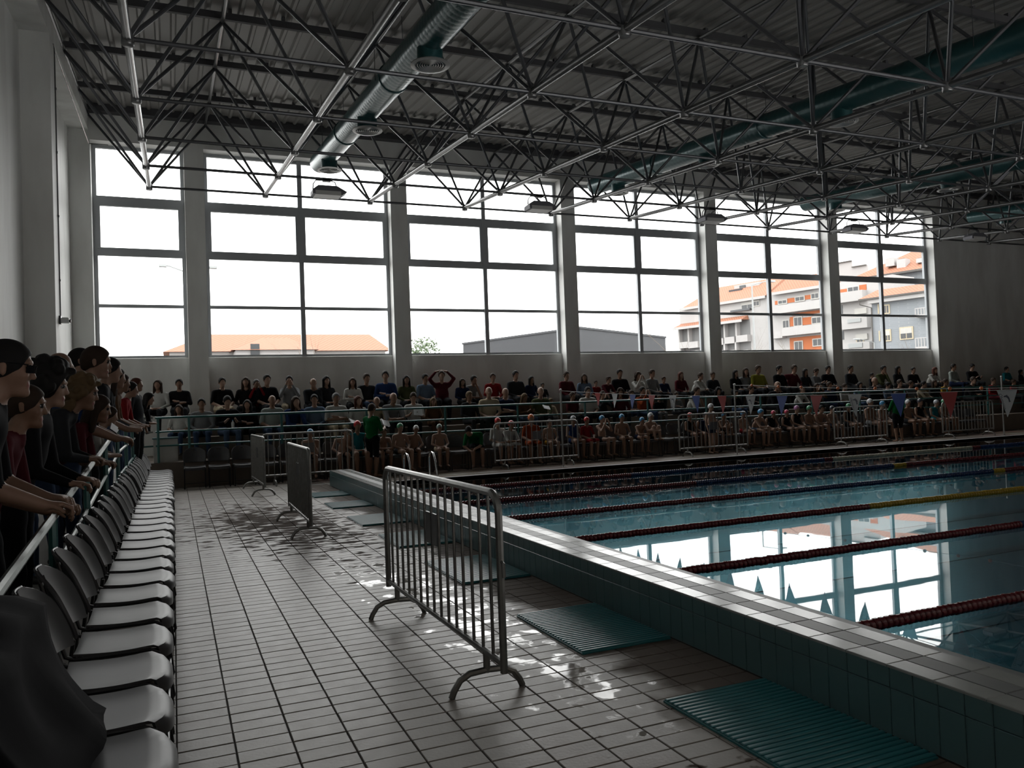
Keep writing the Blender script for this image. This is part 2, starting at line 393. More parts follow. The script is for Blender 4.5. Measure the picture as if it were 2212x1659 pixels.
# raised tiled wall at the pool end, each tile its own piece
mb = MB(); mb.box(2.922, 3.3, -3, 16.44, -0.3, 0.30)
sw = struct('wall_pool_end', mb, M_grout)
items = []
ff = MB().bbox(0.0015, 0.1205, 0.0015, 0.2085, 0, 0.012, 0.0025).mesh('tile', M_tteal)
fu = MB().bbox(0.0015, 0.1205, 0.0015, 0.0985, 0, 0.012, 0.0025).mesh('tile', M_tteal)
Rf = Matrix(((0, 0, -1, 0), (-1, 0, 0, 0), (0, 1, 0, 0), (0, 0, 0, 1)))          # lay a tile against the face that looks to -X
for j in range(150):
    y = 16.44 - 0.122 * j
    if y < -1.2: break
    items.append((ff, Matrix.Translation((2.922, y, 0.0)) @ Rf)); items.append((fu, Matrix.Translation((2.922, y, 0.21)) @ Rf))
parts(sw, 'tile', items, 200, lambda it: abs(it[1].translation.y - 1.9) + (0 if it[1].translation.y > 1.9 else 100))
items = []
tt = [MB().bbox(0.0015, 0.1155, 0.002, 0.236, 0, 0.012, 0.003).mesh('tile', m) for m in (M_tlight, M_tgrey, M_tlight)]
for j in range(75):
    y = 16.44 - 0.2375 * (j + 1)
    if y < -1.2: break
    for i in range(3): items.append((tt[i], T(2.908 + 0.117 * i, y, 0.30)))
parts(sw, 'tile', items, 200, lambda it: abs(it[1].translation.y - 1.9) + (0 if it[1].translation.y > 1.9 else 100))
MB().box(3.262, 3.31, -3, 16.44, 0.29, 0.309).build('edge_lip', M_tgrey, sw)
MB().box(2.908, 3.31, 16.44, 16.455, 0.0, 0.31).build('end_tile', M_tteal, sw)

# ================================================================== WALLS
RS = 0.093                                    # roof rises towards the windows
def zroof(y): return 9.215 + RS * (y - 22.0)
mb = MB()
mb.box(-2.3, 37, 21.9, 22.06, 0, 3.0)                                   # under the sills
mb.box(-2.3, 37, 21.6, 22.06, 8.33, 9.6)                                # beam over the windows
mb.box(-2.3, -1.70, 21.6, 22.06, 3.0, 8.33); mb.box(-2.3, -1.7, 21.6, 21.9, 0, 3.0)
mb.box(PC[5] - .235, 37, 21.6, 22.06, 3.0, 8.33); mb.box(PC[5] - .235, 37, 21.6, 21.9, 0, 3.0)
wb = struct('wall_back', mb, M_wall)
for k in range(5):
    MB().box(PC[k] - .235, PC[k] + .235, 21.6, 22.06, 0.5, 8.33).build('pillar', M_wall, wb)
for (a, b) in BAYS:                                                     # sloped sill under each window
    MB().add([(a, 21.9, 3.0), (b, 21.9, 3.0), (b, 22.0, 3.03), (a, 22.0, 3.03)], [(0, 1, 2, 3)]).build('sill', M_wall, wb)
mb = MB()
mb.box(-2.6, -2.17, -8, 22.35, -0.3, 9.6)
wl_ = struct('wall_left', mb, M_wall)
def sloped(mb, x0, x1, y0, y1, h0, h1, mi=0):
    """bar along Y between heights h0(y), h1(y) that follow the roof"""
    vs = [(x, y, f(y)) for y in (y0, y1) for (x, f) in ((x0, h0), (x1, h0), (x1, h1), (x0, h1))]
    return mb.add(vs, [(0, 1, 2, 3), (7, 6, 5, 4), (0, 4, 5, 1), (1, 5, 6, 2), (2, 6, 7, 3), (3, 7, 4, 0)], mi)
sloped(MB(), -2.2, -1.73, -8, 21.6, lambda y: 8.607 + RS * (y - 22), lambda y: zroof(y) + .1).build('ring_beam', M_wall, wl_)
for yy in (14.9, 9.57, 4.24, -1.1):
    MB().box(-2.2, -1.73, yy, yy + .5, 0, 8.607 + RS * (yy - 22)).build('pillar', M_wall, wl_)
M_unseen_dark = mat('unseen_wall_dark_finish', (0.09, 0.07, 0.055), 0.6, var=0.2, scale=2)  # made-up dark finish for the unseen walls, keeps fill light down
struct('wall_right', MB().box(36, 36.4, -8, 22.06, -0.3, 9.6), M_unseen_dark)
struct('wall_front', MB().box(-2.6, 36.4, -8.4, -8, -0.3, 9.6), M_unseen_dark)
# conduit on the pillar, with its junction and a small camera
cd = thing('wall_conduit', 'thin grey conduit pipe running down the left pillar', 'pipe')
MB().tube([(-1.745, 15.42, 8.0), (-1.72, 15.42, 7.9), (-1.72, 15.42, 3.3)], 0.012, 6).build('pipe', M_steel_l, cd, True)
MB().tube([(-1.72, 15.42, 7.9), (-1.72, 21.5, 8.2), (-1.3, 21.57, 8.22)], 0.010, 6).build('branch_pipe', M_steel_l, cd, True)
for z in (3.9, 5.0, 6.1, 7.2): MB().box(-1.745, -1.70, 15.40, 15.44, z, z + .03).build('clip', M_steel, cd)
scm = thing('security_camera', 'small white security camera on the left pillar', 'camera')
MB().box(-1.74, -1.70, 15.30, 15.40, 3.16, 3.30).build('mount', M_steel, scm)
MB().bbox(-1.70, -1.58, 15.28, 15.42, 3.18, 3.27, 0.02).build('housing', M_white, scm)
MB().tube([(-1.58, 15.35, 3.215), (-1.555, 15.35, 3.212)], 0.03, 10).build('lens', M_black, scm, True)

# ================================================================== WINDOWS
ROWS = [(8.25, 7.06), (6.84, 5.74), (5.57, 4.36), (4.28, 3.07)]
for w_i, (a, b) in enumerate(BAYS):
    cols = [(a + .09, b - .09)] if w_i == 0 else [(a + .09, (a + b) / 2 - .06), ((a + b) / 2 + .06, b - .09)]
    mb = MB(); y0, y1 = 21.96, 22.04
    mb.box(a, a + .09, y0, y1, 3.0, 8.33); mb.box(b - .09, b, y0, y1, 3.0, 8.33)
    for (z0, z1) in ((8.25, 8.33), (6.84, 7.06), (5.57, 5.74), (4.28, 4.36), (3.0, 3.07)): mb.box(a + .09, b - .09, y0, y1, z0, z1)
    win = struct('window_%d' % (w_i + 1), mb, M_frame)
    if w_i:
        c = (a + b) / 2
        MB().box(c - .06, c + .06, y0 - .03, y1, 3.0, 8.33).build('mullion', M_frame, win)
    for (x0, x1) in cols:
        for r_i, (zt, zb) in enumerate(ROWS):
            if r_i == 1:                      # the opening lights have a sash of their own
                mb = MB(); mb.box(x0, x0 + .07, 21.94, 22.03, zb, zt); mb.box(x1 - .07, x1, 21.94, 22.03, zb, zt)
                mb.box(x0 + .07, x1 - .07, 21.94, 22.03, zt - .03, zt); mb.box(x0 + .07, x1 - .07, 21.94, 22.03, zb, zb + .03)
                mb.build('sash', M_frame, win)
            MB().box(x0, x1, 21.997, 22.003, zb, zt).build('pane', M_glass, win)

# ================================================================== ROOF
ceil = thing('ceiling', None, None, kind='structure')
prof = [(0, 0), (.16, 0), (.19, .045), (.24, .045), (.27, 0)]
for k in range(36):                            # ribbed sheets, one metre of cover each
    vs = []; fs = []
    pts = []
    for q in range(4):
        for (dx, dz) in prof[:-1]: pts.append((-2.2 + 1.08 * k + .27 * q + dx, dz))
    pts.append((-2.2 + 1.08 * (k + 1) + .004, 0))
    for (x, dz) in pts:
        for yy in (-8.2, 22.3): vs.append((x, yy, zroof(yy) - dz + random.uniform(0, .001)))
    for i in range(len(pts) - 1): fs.append((2 * i, 2 * i + 1, 2 * i + 3, 2 * i + 2))
    n = len(vs); vs += [(x, yy, z + .12) for (x, yy, z) in vs[:]]
    fs += [(n + 2 * i, n + 2 * i + 2, n + 2 * i + 3, n + 2 * i + 1) for i in range(len(pts) - 1)]
    MB().add(vs, fs).build('sheet', M_roof, ceil)
MB().box(-2.6, 37, -8.4, 22.4, 9.62, 9.8).build('roof_cover', M_roof, ceil)
MB().box(-1.73, 37, 21.35, 21.6, 8.98, 9.25).build('edge_beam', M_purlin, ceil)

MX, MY = 2.665, 2.57
tr = thing('roof_space_frame', 'grey tubular steel space frame carrying the hall roof', 'roof truss')
zb_ = lambda y: 7.03 + RS * (y - 20.70)
zt_ = lambda y: 8.735 + RS * (y - 19.41)
NI, NJ = 14, 9
bn = {(i, j): (-.39 + MX * i, 20.70 - MY * j, zb_(20.70 - MY * j)) for i in range(NI) for j in range(NJ)}
tn = {(i, j): (-.39 + MX * (i - .5), 20.70 - MY * (j - .5), zt_(20.70 - MY * (j - .5))) for i in range(NI + 1) for j in range(NJ + 1)}
mid = lambda it: camdist((it[1] @ Vector((0, 0, .5))))
ch, cc, dg, tc, nd = [], [], [], [], []
for (i, j), p in bn.items():
    if (i, j + 1) in bn: ch.append((utube(M_steel_l, 10), seg_matrix(p, bn[i, j + 1], .05)))
    if (i + 1, j) in bn: cc.append((utube(M_steel), seg_matrix(p, bn[i + 1, j], .03)))
    for di in (0, 1):
        for dj in (0, 1):
            q = tn[i + di, j + dj]
            if q[1] > 21.6: q = (q[0], 21.6, q[2] - .03)
            if q[0] < -1.73: q = (-1.73, q[1], q[2])
            dg.append((utube(M_steel), seg_matrix(p, q, .029)))
nm = MB().lathe([(0, -.09), (.065, -.085), (.075, -.07), (.075, .06), (.05, .075), (0, .08)], 10).mesh('node', M_steel_l, True)
for p in bn.values(): nd.append((nm, T(*p)))
for (i, j), p in tn.items():
    if (i, j + 1) in tn and -1.73 < p[0]:
        a = p if p[1] < 21.6 else (p[0], 21.6, p[2]); tc.append((utube(M_steel_l), seg_matrix(a, tn[i, j + 1], .035)))
parts(tr, 'bottom_chord', ch, 300, mid); parts(tr, 'cross_chord', cc, 300, mid)
parts(tr, 'diagonal_strut', dg, 300, mid); parts(tr, 'top_chord', tc, 300, mid); parts(tr, 'node', nd, 300, lambda it: camdist(it[1].translation))
for j in range(NJ + 1):
    y = 20.70 - MY * (j - .5)
    if y > 21.5: continue
    pu = MB().box(-1.73, 36, y - .035, y + .035, zt_(y) + .04, zt_(y) + .16)
    for i in range(int(37.7 / .89)):
        x = -1.6 + .89 * i; pu.box(x - .03, x + .03, y - .04, y + .04, zt_(y) + .15, zroof(y) - .005)
    pu.build('purlin', M_purlin, tr)

# ducts with round diffusers
def duct(x, label):
    d = thing('air_duct', label, 'duct')
    zc = lambda y: 7.72 + RS * (y - 19.1)
    y0, y1, R = -4.0, 20.4, .25
    prof = []; y = y0
    while y < y1: prof.append(y); y += 0.13
    prof.append(y1)
    mb = MB(); vs = []; fs = []; n = 20; rings = []
    for q, yy in enumerate(prof):               # spiral-seam ribs
        for (dy, r) in ((0, R), (.045, R + .0035), (.09, R)):
            if yy + dy <= y1: rings.append((yy + dy, r))
    for (yy, r) in rings:
        for q in range(n):
            a = 2 * math.pi * q / n; vs.append((x + r * math.cos(a), yy, zc(yy) + r * math.sin(a)))
    for i in range(len(rings) - 1):
        for q in range(n): fs.append((i * n + q, i * n + (q + 1) % n, (i + 1) * n + (q + 1) % n, (i + 1) * n + q))
    fs.append(tuple((len(rings) - 1) * n + q for q in range(n)))
    mb.add(vs, fs); mb.build('duct_tube', M_duct, d, True)
    for yy in (1.0, 4.9, 9.0, 13.1, 17.1):
        MB().lathe([(R + .004, -.03), (R + .02, -.02), (R + .02, .02), (R + .004, .03)], 20, (x, yy, zc(yy)), 'Y').build('joint_band', M_duct, d, True)
    for yy in (19.1, 15.1, 11.05, 7.0, 2.95):
        zt = zc(yy) - .18; zl = zc(yy) - .43
        df = MB().lathe([(.19, zt - zl), (.19, .02), (.21, .0)], 20, (x, yy, zl)).build('diffuser', M_duct, d, True)
        MB().lathe([(.20, .02), (.285, .012), (.29, 0), (.235, -.012), (.22, .006)], 24, (x, yy, zl)).build('rim', M_ductrim, df, True)
        for r in (.20, .165, .13, .095, .06, .025):
            MB().lathe([(r, .012), (r - .004, -.006), (max(r - .018, .001), .006)], 20, (x, yy, zl)).build('cone_ring', M_ductrim, df, True)
    for yy in (3.0, 8.2, 13.35, 18.5):
        for s in (-1, 1):
            MB().tube([(x + s * (R + .005), yy, zc(yy)), (x + s * (R + .005), yy, zroof(yy) - .02)], .006, 5).build('hanger', M_steel, d)
duct(3.6, 'teal ribbed air duct nearest the left wall, with round diffusers')
duct(3.6 + 8.0, 'teal air duct over the middle of the pool, second from the left')
duct(3.6 + 16.0, 'teal air duct towards the right, third from the left')
duct(3.6 + 24.0, 'teal air duct in the dark at the far right')

# floodlights under the frame
M_lamp = mat('frosted_lamp_glass', (0.62, 0.62, 0.6), 0.3); M_lampbody = mat('grey_lamp_housing', (0.16, 0.16, 0.18), 0.5, 0.3)
flb = ['at the second window', 'at the third window', 'by the pillar before the fifth window', 'at the last window', 'on the plain wall right of the windows']
for i in range(5):
    x = 3.33 + 5.33 * i; yy = 18.13
    t = thing('floodlight', 'hanging trapezoid floodlight ' + flb[i], 'light', (x, yy, 0), 0, 'floodlights under the roof frame')
    zt = zb_(yy) - .19
    prof = [(-.20, 0), (-.33, -.10), (-.33, -.20), (.33, -.20), (.44, -.12), (.22, 0)]
    vs = [(px, s * .17, zt + pz) for s in (-1, 1) for (px, pz) in prof]
    MB().add(vs, [(0, 1, 2, 3, 4, 5), (11, 10, 9, 8, 7, 6)] + [(k, k + 6, (k + 1) % 6 + 6, (k + 1) % 6) for k in range(6)]).build('housing', M_lampbody, t)
    MB().box(-.27, .30, -.176, .176, zt - .215, zt - .12).build('lamp_glass', M_lamp, t)
    MB().tube([(-.3, 0, zt - .06), (-.29, 0, zt + .06), (-.23, 0, zt + .15), (.1, 0, zt + .16), (.2, 0, zt + .13), (.25, 0, zt - .04)], .012, 6).build('bracket', M_black, t, True)
    MB().box(-.08, .1, -.05, .05, zt + .13, zt + .2).build('clamp', M_black, t)

# ================================================================== STAND, RAMP, RAILINGS
def zramp(y): return min(.55, max(0.0, .0705 * (y - 3.2)))
st = struct('floor_stand', MB().box(-2.2, 36, 18.45, 21.9, -.3, .55).box(-.0, 36, 19.40, 21.9, .55, 1.03).box(-.0, 36, 20.35, 21.9, 1.03, 1.56), M_conc)
mb = MB(); ys = [-8, 3.2, 11.0, 18.45]
for a, b in zip(ys[:-1], ys[1:]):
    z0, z1 = max(zramp(a), .004), max(zramp(b), .004)
    mb.add([(-2.2, a, -.2), (-.64, a, -.2), (-.64, a, z0), (-2.2, a, z0), (-2.2, b, -.2), (-.64, b, -.2), (-.64, b, z1), (-2.2, b, z1)],
           [(0, 1, 2, 3), (7, 6, 5, 4), (0, 4, 5, 1), (1, 5, 6, 2), (2, 6, 7, 3), (3, 7, 4, 0)])
struct('floor_ramp', mb, M_ramp)
rl = thing('stand_railing', 'teal tube railing with three rails along the spectator stand', 'railing')
for k in range(3):
    z = 1.505 - .298 * k
    a, b = .06, 36
    MB().tube([(-.35, 18.5, z), (b, 18.5, z)], .024 if k == 0 else .019, 8).build('rail', M_rail, rl, True)
for x in [-.3 + .0, .31] + [.31 + 1.93 * q for q in range(1, 18)]:
    MB().tube([(x, 18.5, .55), (x, 18.5, 1.5)], .026, 8).build('post', M_rail, rl, True)
rr = thing('ramp_railing', 'teal railing with worn top rail climbing along the left ramp', 'railing')
def zrail(y): return zramp(y) + .865 + .09 * max(0, (y - 11) / 7.45)
XR = -.63
for k in range(3):
    pts = [(XR, y, zrail(y) - .298 * k) for y in (1.2, 3.2, 5, 7, 9, 11, 14, 18.45)] + [(-.40, 18.5, 1.505 - .298 * k)]
    MB().tube(pts, .024 if k == 0 else .018, 8).build('rail', M_rail_worn if k < 2 else M_rail, rr, True)
for q in range(10):
    y = 1.3 + 1.9 * q; MB().tube([(XR, y, zramp(y)), (XR, y, zrail(y))], .024, 8).build('post', M_rail, rr, True)
# white cabinet on the stand's corner
cb = thing('cabinet', 'pale box cabinet standing at the corner of the stand', 'cabinet', (-.16, 18.78, .55))
MB().bbox(-.24, .24, -.17, .17, 0, .50, .008).build('body', M_ltgrey, cb); MB().bbox(-.26, .26, -.19, .19, .50, .53, .006).build('lid', M_tteal, cb)
MB().box(-.225, .225, -.178, -.17, .02, .48).build('door', M_ltgrey, cb)
# ================================================================== CHAIRS
def seat_points():
    """seat pan: x depth 0 (back) .. 0.44 (front, rolled over), y width"""
    P = []
    for i in range(15):
        t = i / 14
        row = []
        for j in range(11):
            v = (j / 10 - .5) * 2
            if t < .8: x = .01 + t / .8 * .37; z = .452 - .012 * math.sin(math.pi * t / .8)
            else:
                a = (t - .8) / .2 * math.radians(105); x = .38 + .055 * math.sin(a); z = .452 - .055 * (1 - math.cos(a))
            wd = .215 * (1 - .10 * max(0, (t - .62) / .38) ** 2.2) * (1 - .05 * (1 - t))
            yy = v * wd
            z += .012 * abs(v) ** 3 - .02 * abs(v) ** 4 * max(0, (t - .6) / .4) ** 2
            if t > .45: x -= .075 * abs(v) ** 4 * ((t - .45) / .55) ** 2
            row.append((x, yy, z))
        P.append(row)
    return P
def back_points():
    """backrest: rounded-top shell wrapped around the sitter, leaning backwards"""
    P = []
    for i in range(15):
        t = math.sin(math.pi / 2 * i / 14) ** .95     # 0 bottom .. 1 top
        row = []
        for j in range(15):
            v = (j / 14 - .5) * 2
            q = max(0.0, (t - .35) / .65)
            wd = .225 * (1 - .10 * max(0.0, (.35 - t) / .35) ** 2) * max(.10, 1 - q ** 2.9) ** (1 / 2.2)
            yy = v * wd
            z = .535 + .305 * t
            x = -.05 - .11 * t - .012 * math.sin(math.pi * t) + .09 * (yy / .225) ** 2
            row.append((x, yy, z))
        P.append(row)
    return P
_c = {}
_c['seat'] = MB().sheet(seat_points(), .012).mesh('seat', M_seat, True)
_c['back'] = MB().sheet(back_points(), .014, lambda i, j: i in (8,) and 5 <= j <= 8).mesh('backrest', M_seat, True)
def frame_side(s):
    y = .205 * s
    return MB().tube([(-.115, y * .9, .80), (-.04, y, .52), (-.02, y, .455), (.02, y, .436), (.33, y, .436), (.365, y, .42), (.375, y, .39),
                      (.42, y, .03), (.41, y, .012), (.385, y, .011), (.02, y, .011), (-.06, y, .012), (-.085, y, .03), (-.03, y, .43)], .0105, 8).mesh('side_frame', M_black, True)
_bp = back_points(); _edge = [r[0] for r in _bp] + _bp[-1][1:-1] + [r[-1] for r in reversed(_bp)]
_c['rim'] = MB().tube(_edge, .0075, 6).mesh('rim', M_seat, True)
_c['fl'] = frame_side(1); _c['fr'] = frame_side(-1)
_c['bar'] = MB().tube([(.30, -.2, .43), (.30, .2, .43)], .009, 6).tube([(.05, -.2, .43), (.05, .2, .43)], .009, 6).mesh('cross_bar', M_black, True)
_c['loop'] = MB().tube([(.405, -.205, .12), (.405, .205, .12)], .008, 6).mesh('front_bar', M_black, True)
def chair(loc, rz, label, group):
    t = thing('plastic_chair', label, 'chair', loc, rz, group)
    link('seat', _c['seat'], t); bk = link('backrest', _c['back'], t); link('rim', _c['rim'], bk); link('side_frame', _c['fl'], t); link('side_frame', _c['fr'], t)
    link('cross_bar', _c['bar'], t); link('front_bar', _c['loop'], t)
    return t
CH_Y = [2.37, 2.87, 3.36, 3.86, 4.39, 4.94, 5.48, 6.0]
while CH_Y[-1] < 16.9: CH_Y.append(CH_Y[-1] + .518)
for n, y in enumerate(CH_Y):
    chair((-.445 + random.uniform(-.018, .012), y, 0), random.uniform(-.03, .03),
          'empty grey plastic chair beside the ramp railing, %s from the camera' % ordinal(n + 1), 'row of empty chairs along the ramp')
FX = [.40 + .487 * k for k in range(50)]
for n, x in enumerate(FX):
    chair((x, 18.30, 0), -math.pi / 2 + random.uniform(-.04, .04),
          'grey plastic chair against the far stand, %s from the left corner' % ordinal(n + 1), 'row of chairs in front of the far stand')

# ================================================================== CROWD BARRIERS
def barrier(loc, rz, label, length=2.25, bars=15, plate=True):
    """frame lies along local X, centred; feet along local Y"""
    t = thing('crowd_barrier', label, 'barrier', loc, rz, 'steel crowd barriers')
    h = length / 2; R = .10
    arc = lambda cx, cz, a0, a1: [(cx + R * math.cos(a), 0, cz + R * math.sin(a)) for a in [a0 + (a1 - a0) * k / 5 for k in range(6)]]
    pts = [(-h, 0, .17)] + arc(-h + R, 1.08 - R, math.pi, math.pi / 2) + arc(h - R, 1.08 - R, math.pi / 2, 0) + [(h, 0, .17)]
    MB().tube(pts, .021, 8).build('frame', M_galv, t, True)
    MB().tube([(-h + .01, 0, .215), (h - .01, 0, .215)], .018, 8).build('lower_rail', M_galv, t, True)
    bm = MB().tube([(0, 0, .215), (0, 0, 1.07)], .0095, 7).mesh('bar', M_galv, True)
    for k in range(bars): link('bar', bm, t, ((k + 1) / (bars + 1) * length - h, 0, 0))
    for s in (-1, 1):
        x = s * (h - .24)
        ft = MB().tube([(x, 0, .215), (x, 0, .105)], .02, 8).build('leg', M_galv, t, True)
        MB().tube([(x, -.205, .0), (x, -.19, .035), (x, -.155, .085), (x, -.10, .112), (x, 0, .118), (x, .10, .112), (x, .155, .085), (x, .19, .035), (x, .205, .0)], .0185, 8).build('foot', M_galv, ft, True)
    if plate: MB().bbox(-.11, .11, -.006, .006, .66, .86, .002).build('name_plate', M_steel, t)
    for s in (-1, 1):
        MB().tube([(s * h, 0, .74), (s * (h + .04), 0, .73), (s * (h + .045), 0, .66)], .009, 6).build('hook', M_galv, t, True)
    return t
barrier((1.505, 4.92, 0), math.pi / 2 + .012, 'galvanised crowd barrier standing nearest the camera on the wet deck')
barrier((1.50, 10.82, 0), math.pi / 2 - .02, 'galvanised crowd barrier seen edge-on in the middle of the deck')
barrier((1.50, 16.32, 0), math.pi / 2 + .01, 'galvanised crowd barrier seen edge-on by the far left chairs')
barrier((2.64, 17.35, 0), .02, 'galvanised crowd barrier before the seated boys, left of the pool wall', 1.9)
barrier((7.95, 17.22, 0), .02, 'galvanised crowd barrier behind the first flag pole on the far deck', 2.2)
barrier((13.0, 17.12, 0), .02, 'galvanised crowd barrier behind the second flag pole on the far deck', 2.2)
barrier((18.0, 16.98, 0), .02, 'galvanised crowd barrier left of the coach in green at the right', 2.05)
barrier((22.45, 17.02, 0), .02, 'galvanised crowd barrier at the far right end of the swimmers', 2.3)

# ================================================================== MATS
MAT_Y = [(2.40, 3.46), (4.33, 5.33), (6.50, 7.62), (8.55, 9.55), (10.42, 11.41), (12.50, 13.30), (14.30, 15.10)]
for n, (a, b) in enumerate(MAT_Y):
    t = thing('rubber_mat', 'teal ribbed rubber mat by the pool end wall, %s from the camera' % ordinal(n + 1), 'mat', (2.56, (a + b) / 2, 0), random.uniform(-.01, .01), 'ribbed mats along the pool end wall')
    hl = (b - a) / 2
    MB().bbox(-.315, .325, -hl, hl, 0.0005, .012, .003).build('base', M_mat, t)
    k = int((b - a) / .036); rm = MB().bbox(-.312, .322, -.012, .012, .011, .021, .004).mesh('rib', M_mat)
    for q in range(k): link('rib', rm, t, (0, -hl + (q + .5) * (b - a) / k, 0))

# ================================================================== LANE ROPES
M_fr = mat('red_float', (0.13, 0.008, 0.012), 0.25); M_fb = mat('blue_float', (0.010, 0.03, 0.11), 0.25)
M_fy = mat('yellow_float', (0.40, 0.27, 0.01), 0.3); M_fw = mat('white_float', (0.5, 0.5, 0.4), 0.3); M_cable = mat('rope_cable', (0.2, 0.2, 0.2), 0.5, 0.5)
fprof = [(.010, -.022), (.033, -.022), (.041, -.014), (.041, .014), (.033, .022), (.010, .022)]
FL = {k: MB().lathe(fprof, 10, (0, 0, 0), 'X').mesh('float', m, True) for k, m in dict(r=M_fr, b=M_fb, y=M_fy, w=M_fw).items()}
SEQ = [[(8.65, 'r'), (13.85, 'b'), (14.1, 'r'), (18.8, 'w'), (19.1, 'r'), (40, 'b')], [(8.7, 'r'), (13.6, 'b'), (13.95, 'y'), (40, 'r')], [(8.62, 'r'), (13.8, 'b'), (14.1, 'y'), (40, 'r')],
       [(8.62, 'r'), (18, 'y'), (40, 'r')], [(8.7, 'r'), (18, 'b'), (40, 'r')], [(8.7, 'r'), (18, 'b'), (40, 'r')]]
names = ['farthest from the camera, red then blue then white', 'second from the far side', 'third from the far side', 'red then yellow, fourth from the far side', 'red, crossing the window reflection', 'red, nearest the camera']
for n, yy in enumerate(ROPE_Y):
    t = thing('lane_rope', 'lane rope of float discs ' + names[n], 'lane rope', (0, yy, WZ + .018), 0, 'lane ropes across the pool')
    MB().tube([(3.31, 0, 0), (28.29, 0, 0)], .006, 5).build('cable', M_cable, t)
    big = []; small = []
    x = 3.42
    while x < 28.2:
        c = next(k for (e, k) in SEQ[n] if x < e)
        it = (FL[c], T(x, 0, random.uniform(-.003, .003))); x += .051
        (big if n >= 3 and camdist((x, yy, 0)) < 11.5 else small).append(it)
    if big: parts(t, 'float', big, 300, lambda it: it[1].translation.x)
    if small: parts(t, 'float', small, 0, lambda it: it[1].translation.x)

# ================================================================== FLAG LINES OVER THE POOL
M_pole = mat('grey_pole_metal', (0.3, 0.3, 0.29), 0.4, 0.6); M_cord = mat('pale_cord', (0.45, 0.45, 0.44), 0.7)
def flagmat(name, c):
    m = bpy.data.materials.new(name); m.use_nodes = True; N = m.node_tree.nodes; L = m.node_tree.links; b = N['Principled BSDF']
    b.inputs['Base Color'].default_value = (*c, 1); b.inputs['Roughness'].default_value = .6
    tl = N.new('ShaderNodeBsdfTranslucent'); tl.inputs[0].default_value = (*c, 1); mx = N.new('ShaderNodeMixShader'); mx.inputs[0].default_value = .35
    L.new(b.outputs[0], mx.inputs[1]); L.new(tl.outputs[0], mx.inputs[2]); L.new(mx.outputs[0], N['Material Output'].inputs[0]); return m
M_flag = {'red': flagmat('red_flag_cloth', (.38, .045, .04)), 'white': flagmat('white_flag_cloth', (.52, .53, .53)), 'blue': flagmat('blue_flag_cloth', (.05, .10, .34))}
M_print = mat('dark_flag_print', (.01, .012, .03), .6)
def pole(x, y, h, label):
    t = thing('flag_pole', label, 'pole', (x, y, 0))
    MB().lathe([(0, 0), (.06, 0), (.06, .012), (.028, .02)], 12).build('base', M_pole, t, True)
    MB().tube([(0, 0, .01), (0, 0, h)], .021, 10).build('shaft', M_pole, t, True)
    MB().lathe([(.021, 0), (.03, .005), (.03, .03), (0, .045)], 10, (0, 0, h)).build('cap', M_white, t, True)
pole(8.42, 16.82, 1.80, 'grey pole carrying the pennant line, at the far pool edge')
pole(13.37, 16.68, 1.80, 'grey pole carrying the ball rope, at the far pool edge')
pole(23.3, 16.5, 1.79, 'grey pole at the far right of the pool edge')
pole(8.42, 1.0, 1.8, 'grey pole carrying the pennant line, at the near pool side')
pole(13.37, -1.9, 1.8, 'grey pole carrying the ball rope, at the near pool side')
pl = thing('pennant_line', 'line of red, white and blue pennants hanging across the pool', 'bunting')
zc = lambda y: 1.485 + .0031 * (y - 6.8) ** 2
MB().tube([(8.42, 1.025 + .4 * k, zc(1.025 + .4 * k)) if k < 39 else (8.42, 16.795, 1.79) for k in range(40)], .004, 5).build('line', M_cord, pl)
# dolphin mark and the lettering down the white pennants
def dolphin():
    o = [(-.052, .030), (-.035, .045), (-.012, .050), (.008, .062), (.010, .046), (.030, .030), (.042, .004), (.046, -.025), (.060, -.048), (.040, -.043), (.030, -.060), (.028, -.036), (.022, -.008), (.006, .014), (-.014, .026), (-.034, .022)]
    return MB().add([(0, -x, z) for (x, z) in o], [tuple(range(len(o)))])
FSEQ = ['red', 'white', 'blue']
Yf = 15.05; k = 0
while Yf > 1.4:
    c = FSEQ[k % 3]; zt = zc(Yf) - .002; hw, hh = .118, .30
    P = [[(8.42 + .012 * math.sin(3 * v + k), Yf + (u - .5) * 2 * hw * (1 - v), zt - hh * v) for u in np.linspace(0, 1, 5)] for v in np.linspace(0, .985, 7)]
    f = MB().sheet(P, .0015).build('pennant', M_flag[c], pl, True)
    if c == 'white' and Yf < 14:
        d = dolphin().build('dolphin_mark', M_print, f); d.location = (8.42 - .018, Yf - .012, zt - .095); d.scale = (.75, .75, .75)
        cu = bpy.data.curves.new('lettering', 'FONT'); cu.body = 'Olympico'; cu.size = .046; cu.extrude = .0004; cu.shear = .25
        tmp = bpy.data.objects.new('lettering', cu); COL.objects.link(tmp)
        me = bpy.data.meshes.new_from_object(tmp.evaluated_get(bpy.context.evaluated_depsgraph_get())); bpy.data.objects.remove(tmp)
        me.materials.clear(); me.materials.append(M_print)
        lo = link('lettering', me, f); lo.matrix_basis = Matrix.Translation((8.42 - .018, Yf + .078, zt - .04)) @ Matrix(((0, 0, -1, 0), (-1, 0, 0, 0), (0, 1, 0, 0), (0, 0, 0, 1))) @ Matrix.Rotation(math.radians(-73), 4, 'Z')
    Yf -= .703; k += 1
br = thing('ball_rope', 'thin rope with small orange balls stretched across the pool', 'rope')
zc2 = lambda y: 1.475 + .0040 * (y - 7.4) ** 2
MB().tube([(13.37, -1.875, 1.79)] + [(13.37, -1.5 + .5 * k, zc2(-1.5 + .5 * k)) for k in range(36)] + [(13.37, 16.655, 1.79)], .005, 5).build('line', M_cord, br)
